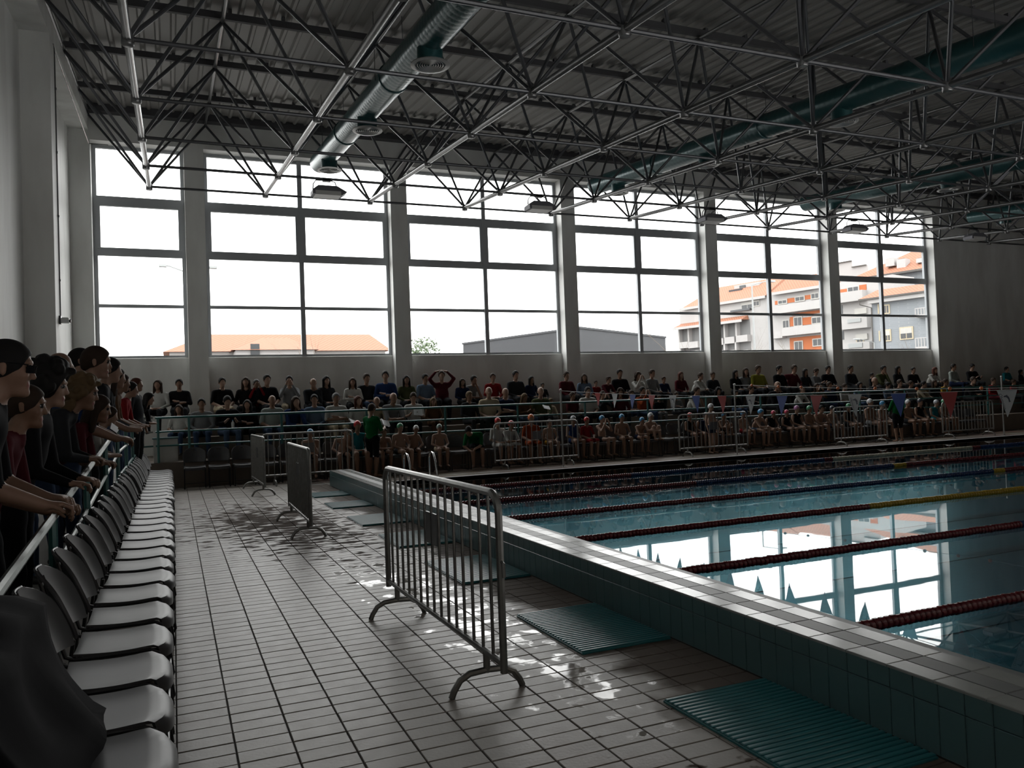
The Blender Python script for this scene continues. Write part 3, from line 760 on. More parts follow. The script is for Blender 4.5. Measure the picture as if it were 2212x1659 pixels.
M_ball = mat('orange_ball', (.6, .16, .05), .4); bm = MB().lathe([(.001, -.035), (.02, -.029), (.033, -.012), (.033, .012), (.02, .029), (.001, .035)], 10).mesh('ball', M_ball, True)
for yy in (16.0, 15.05, 14.3, 13.2, 12.2, 11.2, 10.48, 9.85, 8.5, 7): link('ball', bm, br, (13.37, yy, zc2(yy)))

# chrome grab rails at the pool corner
gr = thing('pool_ladder', 'pair of polished steel grab rails at the far left pool corner', 'ladder')
for x in (4.55, 5.12):
    MB().tube([(x, 16.75, 0), (x, 16.75, .42), (x, 16.70, .52), (x, 16.58, .56), (x, 16.42, .52), (x, 16.30, .36), (x, 16.22, .1), (x, 16.2, -.5)], .021, 10).build('grab_rail', M_chrome, gr, True)
for z in (-.2, -.4): MB().box(4.55, 5.12, 16.18, 16.24, z, z + .03).build('step', M_chrome, gr)

# ================================================================== OUTSIDE
M_ground = mat('asphalt_ground', (0.16, 0.155, 0.15), 0.9, var=0.2, scale=.4)
struct('floor_outdoor', MB().add([(-300, 22.36, -.4), (400, 22.36, -.4), (400, 420, -.4), (-300, 420, -.4)], [(0, 1, 2, 3)]), M_ground)
def tile_roof_mat():
    m = mat('terracotta_tiles', rgb('#d98a5c'), .8); N = m.node_tree.nodes; L = m.node_tree.links; b = N['Principled BSDF']
    tc_ = N.new('ShaderNodeNewGeometry'); mp = N.new('ShaderNodeMapping'); mp.inputs['Rotation'].default_value = (0, 0, .6)
    w1 = N.new('ShaderNodeTexWave'); w1.inputs['Scale'].default_value = 1.1; w1.inputs['Distortion'].default_value = .5; w1.bands_direction = 'X'
    L.new(tc_.outputs['Position'], mp.inputs[0]); L.new(mp.outputs[0], w1.inputs['Vector'])
    mx = N.new('ShaderNodeMix'); mx.data_type = 'RGBA'; mx.inputs[6].default_value = (.20, .080, .045, 1); mx.inputs[7].default_value = (.27, .115, .065, 1)
    L.new(w1.outputs['Fac'], mx.inputs[0]); L.new(mx.outputs[2], b.inputs['Base Color']); return m
M_tiles = tile_roof_mat(); M_hwhite = mat('white_render', (.33, .32, .315), .8, var=.06, scale=.5); M_hor = mat('orange_render', (.34, .10, .035), .8, var=.1, scale=.7)
M_hgrey = grid_mat('grey_brick', (.19, .205, .22), (.175, .19, .205), (.225, .235, .245), .5, .2, .8, 'XZ', .012, .5)
M_hdark = mat('dark_window', (.035, .038, .042), .25); M_hfr = mat('cream_trim', (.40, .34, .24), .7); M_hshut = mat('pale_shutter', (.36, .35, .33), .7)
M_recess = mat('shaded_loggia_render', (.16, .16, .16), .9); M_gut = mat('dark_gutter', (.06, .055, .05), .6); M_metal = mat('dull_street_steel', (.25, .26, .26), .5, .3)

# low house with a tiled hip roof behind the second window
hs = thing('tiled_house', 'low white house with broad orange tiled roof outside', 'house')
Yh = 60.0
def hp(x, y, Y): return tuple(onY(x, y, Y))
ridgeL, ridgeR = hp(452, 716, Yh + 5), hp(798, 728, Yh + 5); eL, eR = hp(352, 760, Yh), hp(846, 762, Yh)
eLz = eL[2]; eR = (eR[0], Yh, eLz); rz_ = (ridgeL[2] + ridgeR[2]) / 2; ridgeL = (ridgeL[0], Yh + 5, rz_); ridgeR = (ridgeR[0], Yh + 5, rz_)
bL, bR = (eL[0], Yh + 10, eLz), (eR[0], Yh + 10, eLz)
MB().box(eL[0] + .4, eR[0] - .4, Yh + .4, Yh + 9.6, -.4, eLz).build('wall', M_hwhite, hs)
MB().add([eL, eR, ridgeR, ridgeL, bL, bR], [(0, 1, 2, 3), (1, 5, 2), (5, 4, 3, 2), (4, 0, 3), (0, 4, 5, 1)]).build('roof', M_tiles, hs)
a, b, c, d = hp(500, 759, Yh - 2.5), hp(600, 733, Yh + 1), hp(640, 752, Yh - 2.5), hp(690, 752, Yh - 2.5)
wz = (a[2] + c[2]) / 2
MB().add([(a[0], Yh - 2.5, wz), (d[0], Yh - 2.5, wz), (d[0] - 1.5, Yh + 2.2, b[2] + .2), (a[0] + 2.5, Yh + 2.2, b[2] + .2), (a[0], Yh + 2.2, wz), (d[0], Yh + 2.2, wz)], [(0, 1, 2, 3), (0, 3, 4), (1, 5, 2)]).build('wing_roof', M_tiles, hs)
MB().box(a[0] + .3, d[0] - .3, Yh - 2.2, Yh + 1, -.4, wz).build('wing_wall', M_hwhite, hs)
v = hp(552, 756, Yh - 2.6); MB().box(v[0] - .3, v[0] + .3, Yh - 2.32, Yh - 2.18, v[2] - .5, v[2] + .45).build('window', M_hdark, hs)

# flat grey hall behind the third and fourth windows
gb = thing('flat_grey_building', 'plain grey flat-roofed building seen through the middle windows', 'building')
p0 = onY(1253, 710, 52); pl_ = onY(1000, 742, 66); pr_ = onY(1437, 721, 60)
zt = p0[2]
def prism(pts, z0, z1):
    n = len(pts); return MB().add([(x, y, z0) for x, y in pts] + [(x, y, z1) for x, y in pts], [tuple(range(n - 1, -1, -1)), tuple(range(n, 2 * n))] + [(i, (i + 1) % n, (i + 1) % n + n, i + n) for i in range(n)])
M_gb = mat('slate_cladding', (.045, .047, .052), .8, var=.1, scale=.3)
back = (pl_[0] + pr_[0] - p0[0], pl_[1] + pr_[1] - p0[1])
prism([(pl_[0], pl_[1]), (p0[0], p0[1]), (pr_[0], pr_[1]), back], -.4, zt).build('wall', M_gb, gb)
cx_, cy_ = (p0[0] + back[0]) / 2, (p0[1] + back[1]) / 2
prism([(cx_ + (x - cx_) * 1.01, cy_ + (y - cy_) * 1.01) for x, y in [(pl_[0], pl_[1]), (p0[0], p0[1]), (pr_[0], pr_[1]), back]], zt, zt + .15).build('parapet', M_gb, gb)

# apartment blocks on the right: facades run obliquely, so pixels are cast onto the facade planes
U = np.array([.24, -.97]); U /= np.linalg.norm(U); NRM = np.array([-U[1] * -1, U[0] * -1]); NRM = np.array([U[1], -U[0]])
if NRM @ np.array([-1, -1]) < 0: NRM = -NRM            # towards the pool hall
P0 = np.array([69.0, 96.8])
class Fac:
    """facade plane: t along it (to the right, nearer), z up, d out towards the viewer"""
    def __init__(s, push, zoom): s.o = P0 + NRM * push; s.zx, s.zy, s.k = zoom
    def tz(s, x, y, d=0.0):
        r = ray(s.zx + s.k * x, s.zy + s.k * y); n = NRM; o = s.o + n * d
        q = (o @ n) / (r[:2] @ n); p = CAM + r * q
        return float((p[:2] - o) @ U), float(p[2])
    def pt(s, t, z, d=0.0):
        q = s.o + U * t + NRM * d; return (float(q[0]), float(q[1]), z)
    def rect(s, x0, y0, x1, y1, d=0.0):
        t0, t1 = s.tz(x0, (y0 + y1) / 2, d)[0], s.tz(x1, (y0 + y1) / 2, d)[0]; xm = (x0 + x1) / 2
        return t0, t1, s.tz(xm, y1, d)[1], s.tz(xm, y0, d)[1]
    def slab(s, t0, t1, z0, z1, d0, d1):
        vs = [s.pt(t, z, d) for d in (d0, d1) for (t, z) in ((t0, z0), (t1, z0), (t1, z1), (t0, z1))]
        return MB().add(vs, [(3, 2, 1, 0), (4, 5, 6, 7), (0, 1, 5, 4), (1, 2, 6, 5), (2, 3, 7, 6), (3, 0, 4, 7)])
Z7 = (1460, 580, 340 / 2212); Z6 = (1780, 600, 300 / 2212); Z5 = (1780, 420, 300 / 2212)
def window(f, bld, x0, y0, x1, y1, trim=None, shutter=0.0, d=0.02):
    t0, t1, z0, z1 = f.rect(x0, y0, x1, y1)
    wf = f.slab(t0 - .12, t1 + .12, z0 - .12, z1 + .12, 0, d + .06).build('window', trim or M_hshut, bld)
    zs = z1 - (z1 - z0) * shutter
    tm = (t0 + t1) / 2
    f.slab(t0, tm - .04, z0, zs, .01, d + .075).build('pane', M_hdark, wf); f.slab(tm + .04, t1, z0, zs, .01, d + .075).build('pane', M_hdark, wf)
    if shutter: f.slab(t0, t1, zs, z1, .01, d + .09).build('shutter', M_hshut, wf)
def panel(f, bld, name, m, x0, y0, x1, y1, d0=0.0, d1=.05):
    t0, t1, z0, z1 = f.rect(x0, y0, x1, y1); return f.slab(t0, t1, z0, z1, d0, d1).build(name, m, bld)
def roof(f, bld, ex0, ey0, ex1, ey1, rise, run, over=.5, hip=0.0):
    t0, t1, _, _ = f.rect(ex0, min(ey0, ey1), ex1, max(ey0, ey1)); z = (f.tz(ex0, ey0, over)[1] + f.tz(ex1, ey1, over)[1]) / 2
    MB().add([f.pt(t0, z, over), f.pt(t1, z, over), f.pt(t1 - hip, z + rise, -run), f.pt(t0 + hip, z + rise, -run), f.pt(t0, z, -2 * run), f.pt(t1, z, -2 * run)],
             [(0, 1, 2, 3), (5, 4, 3, 2), (4, 0, 3), (1, 5, 2), (0, 4, 5, 1)]).build('roof', M_tiles, bld)
    f.slab(t0, t1, z - .35, z, over - .02, over + .1).build('gutter', M_hwhite, bld)
    return z
# block 1: loggias and stepped roofs
b1 = thing('loggia_apartments', 'white apartment block with loggia balconies and stepped orange roofs', 'building')
A = Fac(0, Z7)
t0, t1, _, z1 = A.rect(60, 590, 1330, 1140); A.slab(t0, t1, -.4, A.tz(700, 465)[1], -9, 0).build('wall', M_hwhite, b1)
roof(A, b1, 110, 578, 1290, 345, 3.2, 6.0, .5, 1.0)
zl = roof(A, b1, 60, 838, 1030, 682, 1.2, 1.5, 1.6, .3)
tA, tB = A.tz(60, 1000)[0], A.tz(1050, 1000)[0]
for (x0, y0, x1, y1) in [(100, 850, 215, 1035), (235, 835, 350, 1030), (640, 770, 705, 985), (740, 745, 860, 965), (905, 715, 1045, 940), (120, 1110, 350, 1160), (640, 1062, 712, 1150), (740, 1045, 870, 1150), (900, 1025, 1055, 1150)]:
    panel(A, b1, 'loggia', M_recess, x0, y0, x1, y1, 0, .04)
    r0 = A.rect(x0, y0, x1, y1); A.slab(r0[0] - .12, r0[1] + .12, r0[2] - .9, r0[2], .04, .9).build('parapet', M_hwhite, b1); A.slab(r0[0] - .25, r0[0], r0[2], r0[3], .02, .8).build('pier', M_hwhite, b1)
panel(A, b1, 'window', M_hdark, 680, 790, 700, 980, .04, .07); panel(A, b1, 'window', M_hdark, 180, 900, 212, 1030, .04, .07)
window(A, b1, 930, 470, 1085, 560, None, .45); window(A, b1, 1098, 445, 1170, 520, None, .3)
panel(A, b1, 'awning', M_hdark, 795, 575, 1070, 600, .05, .5)
D = Fac(-4.5, Z7); panel(D, b1, 'dormer', M_hwhite, 850, 215, 1200, 310, -2, .5); panel(D, b1, 'dormer_window', M_hdark, 930, 240, 1012, 285, .5, .6); panel(D, b1, 'solar_panel', M_gb, 830, 300, 1005, 345, .5, 1.4)
# block 2: orange panels and long white balconies
b2 = thing('orange_panel_apartments', 'white apartment block with orange wall panels and long balconies', 'building')
B = Fac(1.2, Z7)
t0, t1, _, _ = B.rect(1300, 400, 2160, 1140); ztop = B.tz(1700, 290)[1]; B.slab(t0, t1 + 8, -.4, ztop, -5, 0).build('wall', M_hwhite, b2)
roof(B, b2, 1370, 352, 2060, 212, 2.0, 2.6, .7, .3)
for r in [(1395, 455, 1443, 508), (1568, 415, 1682, 478), (1815, 372, 1912, 432), (1605, 680, 1672, 812), (1778, 685, 1922, 790), (1640, 600, 2150, 640), (1605, 950, 2150, 1150)]: panel(B, b2, 'orange_panel', M_hor, *r, 0, .06)
for r in [(1450, 452, 1560, 490), (1690, 402, 1806, 450), (1915, 355, 2010, 416), (1672, 690, 1772, 800), (1925, 690, 2050, 765), (1515, 735, 1592, 850), (1680, 1030, 1782, 1150), (1938, 995, 2060, 1080)]: window(B, b2, *r, None, 0, .08)
panel(B, b2, 'balcony', M_hwhite, 1365, 490, 2160, 605, 0, 1.1); panel(B, b2, 'balcony', M_hwhite, 1560, 805, 2160, 925, 0, 1.1); panel(B, b2, 'balcony', M_hwhite, 1390, 890, 1560, 985, 0, 1.0)
B6 = Fac(1.2, Z6)
for r in [(262, 180, 382, 262), (556, 112, 678, 200)]: panel(B6, b2, 'orange_panel', M_hor, *r, 0, .06)
window(B6, b2, 392, 150, 552, 228, None, 0, .08)
panel(B6, b2, 'balcony', M_hwhite, 200, 232, 690, 392, 0, 1.1)
for r in [(500, 485, 690, 575), (520, 895, 705, 985)]: panel(B6, b2, 'shutter', M_hshut, *r, 0, .25)
for r in [(262, 440, 298, 575), (285, 845, 318, 985)]: panel(B6, b2, 'window', M_hdark, *r, 0, .06)
for r in [(445, 655, 655, 715), (460, 1045, 680, 1115)]: panel(B6, b2, 'balcony_rail', M_metal, *r, .9, 1.0)
panel(B6, b2, 'balcony', M_hwhite, 300, 640, 750, 815, 0, .9); panel(B6, b2, 'balcony', M_hwhite, 300, 1030, 790, 1150, 0, .9); window(B6, b2, 535, 985, 625, 1055, M_hfr, 0, .04)
# block 3: grey brick house and the house behind it
b3 = thing('grey_brick_house', 'grey brick house with cream window frames and orange eaves', 'building')
C = Fac(6.0, Z6)
t0, t1, _, _ = C.rect(770, 200, 1640, 1100); ze = C.tz(1180, 265, .7)[1]; C.slab(t0, t1 + 10, -.4, ze, -3.6, 0).build('wall', M_hgrey, b3)
e0, e1 = C.tz(565, 335, .7)[0], t1 + 10
MB().add([C.pt(e0, ze, .9), C.pt(e1, ze, .9), C.pt(e1, ze + 1.0, -1.2), C.pt(e0 + 1.0, ze + 1.0, -1.2), C.pt(e0, ze, -3.4), C.pt(e1, ze, -3.4)], [(0, 1, 2, 3), (5, 4, 3, 2), (4, 0, 3), (0, 4, 5, 1)]).build('roof', M_tiles, b3)
C.slab(e0, e1, ze - .18, ze, .85, 1.0).build('gutter', M_gut, b3); C.slab(t0, e1, ze - .6, ze - .18, 0, .75).build('soffit', M_hwhite, b3)
window(C, b3, 965, 445, 1035, 560, M_hfr, 0, .05); window(C, b3, 990, 840, 1055, 995, M_hfr, .5, .05); window(C, b3, 1228, 800, 1408, 965, M_hfr, .52, .05)
panel(C, b3, 'window_trim', M_hfr, 862, 420, 878, 575, 0, .1); panel(C, b3, 'window_trim', M_hfr, 880, 845, 896, 1010, 0, .1)
tp, _ = C.tz(775, 700); MB().tube([C.pt(e0 + .1, ze - .1, .9), C.pt(e0 + .1, ze - .6, .9), C.pt(tp, ze - 1.0, .15), C.pt(tp, -.3, .15)], .07, 6).build('downpipe', M_gut, b3)
for r in [(1520, 500, 1640, 592), (1525, 970, 1650, 1100)]:
    r0 = C.rect(*r); bal = C.slab(r0[0], r0[1] + 2, r0[2] - .3, r0[2], 0, 1.0).build('balcony', M_hwhite, b3)
    for q in range(8): C.slab(r0[0] + .3 * q, r0[0] + .3 * q + .08, r0[2], r0[3], .9, .98).build('baluster', M_hwhite, bal)
    C.slab(r0[0], r0[1] + 2, r0[3], r0[3] + .08, .88, 1.0).build('handrail', M_hwhite, bal)
b4 = thing('upper_tiled_house', 'taller house with orange roof and white chimneys behind the brick house', 'building')
E_ = Fac(-7.0, Z5)
t0, t1, _, _ = E_.rect(640, 1200, 1640, 1300); z4 = E_.tz(1200, 1235, .7)[1]; E_.slab(t0, t1 + 12, -.4, z4, -10, 0).build('wall', M_hgrey, b4)
e0 = E_.tz(395, 1315, .7)[0]
MB().add([E_.pt(e0, z4, .8), E_.pt(t1 + 12, z4, .8), E_.pt(t1 + 12, z4 + 3.4, -5.5), E_.pt(e0 + 5.5, z4 + 3.4, -5.5), E_.pt(e0, z4, -11), E_.pt(t1 + 12, z4, -11)], [(0, 1, 2, 3), (5, 4, 3, 2), (4, 0, 3), (0, 4, 5, 1)]).build('roof', M_tiles, b4)
E_.slab(e0, t1 + 12, z4 - .25, z4, .75, .95).build('gutter', M_gut, b4)
for (x0, y0, x1, y1) in [(950, 1015, 1090, 1140), (1130, 1025, 1270, 1185), (1440, 1010, 1560, 1080)]:
    panel(E_, b4, 'chimney', M_hwhite, x0, y0, x1, y1, -1.6, -.4); panel(E_, b4, 'chimney_cap', M_gut, x0 + 15, y0 - 6, x1 - 20, y0, -1.5, -.5)
b5 = thing('white_stepped_house', 'plain white stepped rooftop left of the orange roof', 'building')
G = Fac(-19.0, Z5); r = G.rect(180, 1085, 450, 1330); G.slab(r[0], r[1], -.4, r[3], -6, 0).build('wall', M_hwhite, b5); r = G.rect(450, 1145, 700, 1330); G.slab(r[0], r[1], -.4, r[3], -6, 0).build('wing_wall', M_hwhite, b5)
panel(G, b5, 'coping', M_gut, 180, 1072, 450, 1085, 0, .3); panel(G, b5, 'coping', M_gut, 450, 1135, 680, 1146, 0, .3)

# street lamps, bare trees, a bush
def lamp(px, ptop, pbot, arm, Y, label, left=True):
    p = onY(px, ptop, Y); t = thing('street_lamp', label, 'street lamp', (p[0], Y, -.4)); H = p[2] + .4
    MB().tube([(0, 0, 0), (0, 0, H * .5), (0, 0, H)], [.11, .085, .05], 8).build('pole', M_metal, t, True)
    MB().tube([(0, 0, H), (arm * .9, 0, H + .35), (arm, 0, H + .36)], .035, 6).build('arm', M_metal, t, True)
    MB().bbox(min(arm, arm * 1.35), max(arm, arm * 1.35), -.14, .14, H + .28, H + .42, .04).build('lamp_head', M_metal, t)
    return t, H
lamp(1624, 616, 760, 1.6, 48, 'tall grey street lamp in front of the loggia block')
lamp(1888, 740, 760, -2.0, 60, 'street lamp leaning left before the white balconies')
dl = lamp(407, 590, 760, -1.05, 45, 'double-armed street lamp hidden behind the first window pillar')
MB().tube([(0, 0, dl[1]), (.95, 0, dl[1] + .35), (1.05, 0, dl[1] + .36)], .035, 6).build('arm', M_metal, dl[0], True); MB().bbox(1.05, 1.42, -.14, .14, dl[1] + .28, dl[1] + .42, .04).build('lamp_head', M_metal, dl[0])
M_bark = mat('bare_bark', (.14, .11, .085), .9)
def bare_tree(px, ptop, Y, seed, label, spread=.5, cat='tree'):
    rnd = random.Random(seed); p = onY(px, ptop, Y); t = thing('bare_tree', label, cat, (p[0], Y, -.4)); H = p[2] + .4
    tk = MB(); bs = MB()
    def grow(a, d, ln, r, n, mb):
        pts = [a]; rr = [r]; q = Vector(a); dd = Vector(d)
        for k in range(4):
            dd = (dd + Vector((rnd.uniform(-.18, .18), rnd.uniform(-.18, .18), rnd.uniform(-.05, .15)))).normalized(); q = q + dd * ln / 4; pts.append(tuple(q)); rr.append(r * (1 - .17 * (k + 1)))
        mb.tube(pts, rr, 5, cap=False)
        if n:
            for k in range(3 if n > 1 else 4):
                s = rnd.randint(2, 4); b_ = Vector(pts[s]); a2 = rnd.uniform(0, 6.28); o = Vector((math.cos(a2), math.sin(a2), 0)) * spread
                grow(tuple(b_), tuple((dd + o).normalized()), ln * rnd.uniform(.5, .7), rr[s] * .62, n - 1, bs)
    grow((0, 0, 0), (0, 0, 1), H * .55, .11, 4, tk)
    tk.build('trunk', M_bark, t, True); bs.build('branches', M_bark, t, True)
bare_tree(1483, 655, 50, 3, 'bare branching tree at the right edge of the fourth window', .42)
bare_tree(1718, 690, 46, 5, 'bare tree before the orange panel block', .55)
bare_tree(1985, 680, 50, 8, 'bare tree before the grey brick house', .5)
bare_tree(680, 714, 40, 11, 'small bare tree before the tiled house', .4)
bare_tree(1610, 705, 56, 13, 'thin bare tree before the loggia balconies', .5)
bu = onY(905, 738, 42); t = thing('garden_bush', 'leafy green bush in the corner of the third window', 'bush', (bu[0], 42, -.4))
M_leaf = mat('bush_leaf', (.07, .10, .05), .7, var=.4, scale=3)
mb = MB(); rnd = random.Random(2)
for k in range(2600):
    a, h = rnd.uniform(0, 6.28), rnd.uniform(.1, 1); r = 2.6 * math.sqrt(rnd.random()) * (1.1 - h * .75); z = h * (bu[2] + .4) + rnd.uniform(-.3, .3)
    c = Vector((r * math.cos(a), r * math.sin(a), z)); e1 = Vector((rnd.uniform(-1, 1), rnd.uniform(-1, 1), rnd.uniform(-1, 1))).normalized() * .11; e2 = e1.orthogonal().normalized() * .06
    mb.add([c - e1, c + e2, c + e1, c - e2], [(0, 1, 2, 3)])
mb.build('foliage', M_leaf, t)
MB().tube([(0, 0, 0), (.05, .02, 1.2), (0, .05, bu[2] - .6)], .06, 6).build('stem', M_bark, t, True)
# ================================================================== PEOPLE
def sdf_mesh(name, prims, h, nslots):
    """one continuous surface from smoothly joined, tapered, squashed capsules (surface nets)"""
    lo = np.min([np.minimum(np.array(p[0]), np.array(p[1])) - (max(p[2], p[3]) * max(p[4]) + .03) for p in prims if p[6] >= 0], axis=0) - 2 * h
    hi = np.max([np.maximum(np.array(p[0]), np.array(p[1])) + (max(p[2], p[3]) * max(p[4]) + .03) for p in prims if p[6] >= 0], axis=0) + 2 * h
    n = np.ceil((hi - lo) / h).astype(int) + 1
    ax = [lo[i] + h * np.arange(n[i]) for i in range(3)]
    F = np.full(n, 0.5, np.float32)
    def dist(p, X, Y, Z):
        a, b, ra, rb, s = np.array(p[0], float), np.array(p[1], float), p[2], p[3], np.array(p[4], float)
        a = a / s; b = b / s; X = X / s[0]; Y = Y / s[1]; Z = Z / s[2]; ab = b - a; L2 = max(float(ab @ ab), 1e-9)
        t = np.clip(((X - a[0]) * ab[0] + (Y - a[1]) * ab[1] + (Z - a[2]) * ab[2]) / L2, 0, 1)
        d = np.sqrt((X - a[0] - t * ab[0]) ** 2 + (Y - a[1] - t * ab[1]) ** 2 + (Z - a[2] - t * ab[2]) ** 2)
        return (d - (ra + (rb - ra) * t)) * float(min(s))
    for p in prims:
        k = p[5]; mr = max(p[2], p[3]) * max(p[4]) + 3 * k + 3 * h
        a = np.minimum(p[0], p[1]) - mr; b = np.maximum(p[0], p[1]) + mr
        i0 = np.maximum(np.floor((a - lo) / h).astype(int), 0); i1 = np.minimum(np.ceil((b - lo) / h).astype(int) + 1, n)
        if (i1 <= i0).any(): continue
        sl = tuple(slice(i0[q], i1[q]) for q in range(3))
        X = ax[0][sl[0]][:, None, None]; Y = ax[1][sl[1]][None, :, None]; Z = ax[2][sl[2]][None, None, :]
        d = dist(p, X, Y, Z).astype(np.float32); f = F[sl]
        if p[6] < 0:                               # carve
            hh = np.clip(.5 - .5 * (f + d) / k, 0, 1); F[sl] = f * (1 - hh) - d * hh + k * hh * (1 - hh)
        else:
            hh = np.clip(.5 + .5 * (d - f) / k, 0, 1); F[sl] = d * (1 - hh) + f * hh - k * hh * (1 - hh)
    m = tuple(n - 1); S = F < 0
    acc = np.zeros(m + (3,), np.float32); cnt = np.zeros(m, np.float32)
    C = [(0, 0, 0), (1, 0, 0), (0, 1, 0), (1, 1, 0), (0, 0, 1), (1, 0, 1), (0, 1, 1), (1, 1, 1)]
    sub = lambda A, c: A[c[0]:c[0] + m[0], c[1]:c[1] + m[1], c[2]:c[2] + m[2]]
    for a in range(8):
        for b in range(a + 1, 8):
            if sum(abs(C[a][q] - C[b][q]) for q in range(3)) != 1: continue
            fa, fb = sub(F, C[a]), sub(F, C[b]); x = (fa < 0) != (fb < 0); t = np.where(x, fa / np.where(x, fa - fb, 1), 0)
            for q in range(3): acc[..., q] += np.where(x, C[a][q] + t * (C[b][q] - C[a][q]), 0)
            cnt += x
    act = cnt > 0; idx = np.full(m, -1); idx[act] = np.arange(int(act.sum()))
    g = np.argwhere(act); V = (g + acc[act] / cnt[act][:, None]) * h + lo
    quads = []
    for d in range(3):
        e = [0, 0, 0]; e[d] = 1; u, v = (d + 1) % 3, (d + 2) % 3
        A = S[tuple(slice(0, n[q] - (1 if q == d else 0)) for q in range(3))]; B = S[tuple(slice(1 if q == d else 0, n[q]) for q in range(3))]
        w = np.argwhere(A != B); w = w[(w[:, u] > 0) & (w[:, v] > 0) & (w[:, u] < m[u]) & (w[:, v] < m[v]) & (w[:, d] < m[d])]
        if not len(w): continue
        fl = A[tuple(w.T)]; c = [w.copy() for _ in range(4)]; c[1][:, u] -= 1; c[2][:, u] -= 1; c[2][:, v] -= 1; c[3][:, v] -= 1
        q = np.stack([idx[tuple(k.T)] for k in c], 1); q[~fl] = q[~fl][:, ::-1]; quads.append(q)
    Q = np.concatenate(quads); Q = Q[(Q >= 0).all(1)]
    fc = V[Q].mean(1); best = np.full(len(fc), 9.0); slot = np.zeros(len(fc), int)
    for p in prims:
        if p[6] < 0: continue
        d = dist(p, fc[:, 0], fc[:, 1], fc[:, 2]); w = d < best; best[w] = d[w]; slot[w] = p[6]
    me = bpy.data.meshes.new(name); me.vertices.add(len(V)); me.vertices.foreach_set('co', V.ravel().astype(np.float32))
    me.loops.add(len(Q) * 4); me.loops.foreach_set('vertex_index', Q.ravel().astype(np.int32)); me.polygons.add(len(Q))
    me.polygons.foreach_set('loop_start', np.arange(0, len(Q) * 4, 4, dtype=np.int32)); me.polygons.foreach_set('loop_total', np.full(len(Q), 4, np.int32))
    me.update(calc_edges=True); me.validate()
    for q in range(nslots): me.materials.append(None)
    if len(me.polygons) == len(Q): me.polygons.foreach_set('material_index', slot.astype(np.int32))
    me.polygons.foreach_set('use_smooth', [True] * len(me.polygons)); me.update()
    return me
SKIN, TORSO, UARM, FARM, HIPS, THIGH, CALF, FOOT, EYE, LIP = range(10)
ONE = (1, 1, 1)
def rotm(yaw, pitch, roll=0.0):
    return np.array(Matrix.Rotation(yaw, 3, 'Z') @ Matrix.Rotation(pitch, 3, 'X') @ Matrix.Rotation(roll, 3, 'Y'))
def mir(p): return (-p[0], p[1], p[2])
SEAT = dict(pel=(0, 0, .10), chs=(0, .03, .40), nck=(0, .02, .565), hd=(0, -.02, .735), sh=(.185, .02, .50), hp=(.098, 0, .09), kn=(.125, -.43, .09), an=(.12, -.40, -.36), to=(.13, -.56, -.415), el=(.25, -.05, .25), wr=(.10, -.26, .16), hn=(.035, -.33, .165))
STAND = dict(pel=(0, 0, .93), chs=(0, .02, 1.26), nck=(0, .02, 1.43), hd=(0, -.02, 1.60), sh=(.185, .02, 1.37), hp=(.095, 0, .90), kn=(.10, -.02, .49), an=(.10, .03, .085), to=(.125, -.13, .035), el=(.245, .03, 1.09), wr=(.255, -.05, .85), hn=(.25, -.08, .76))
LEANT = dict(pel=(0, .06, .10), chs=(0, -.10, .37), nck=(0, -.18, .51), hd=(0, -.25, .665), sh=(.185, -.15, .45))
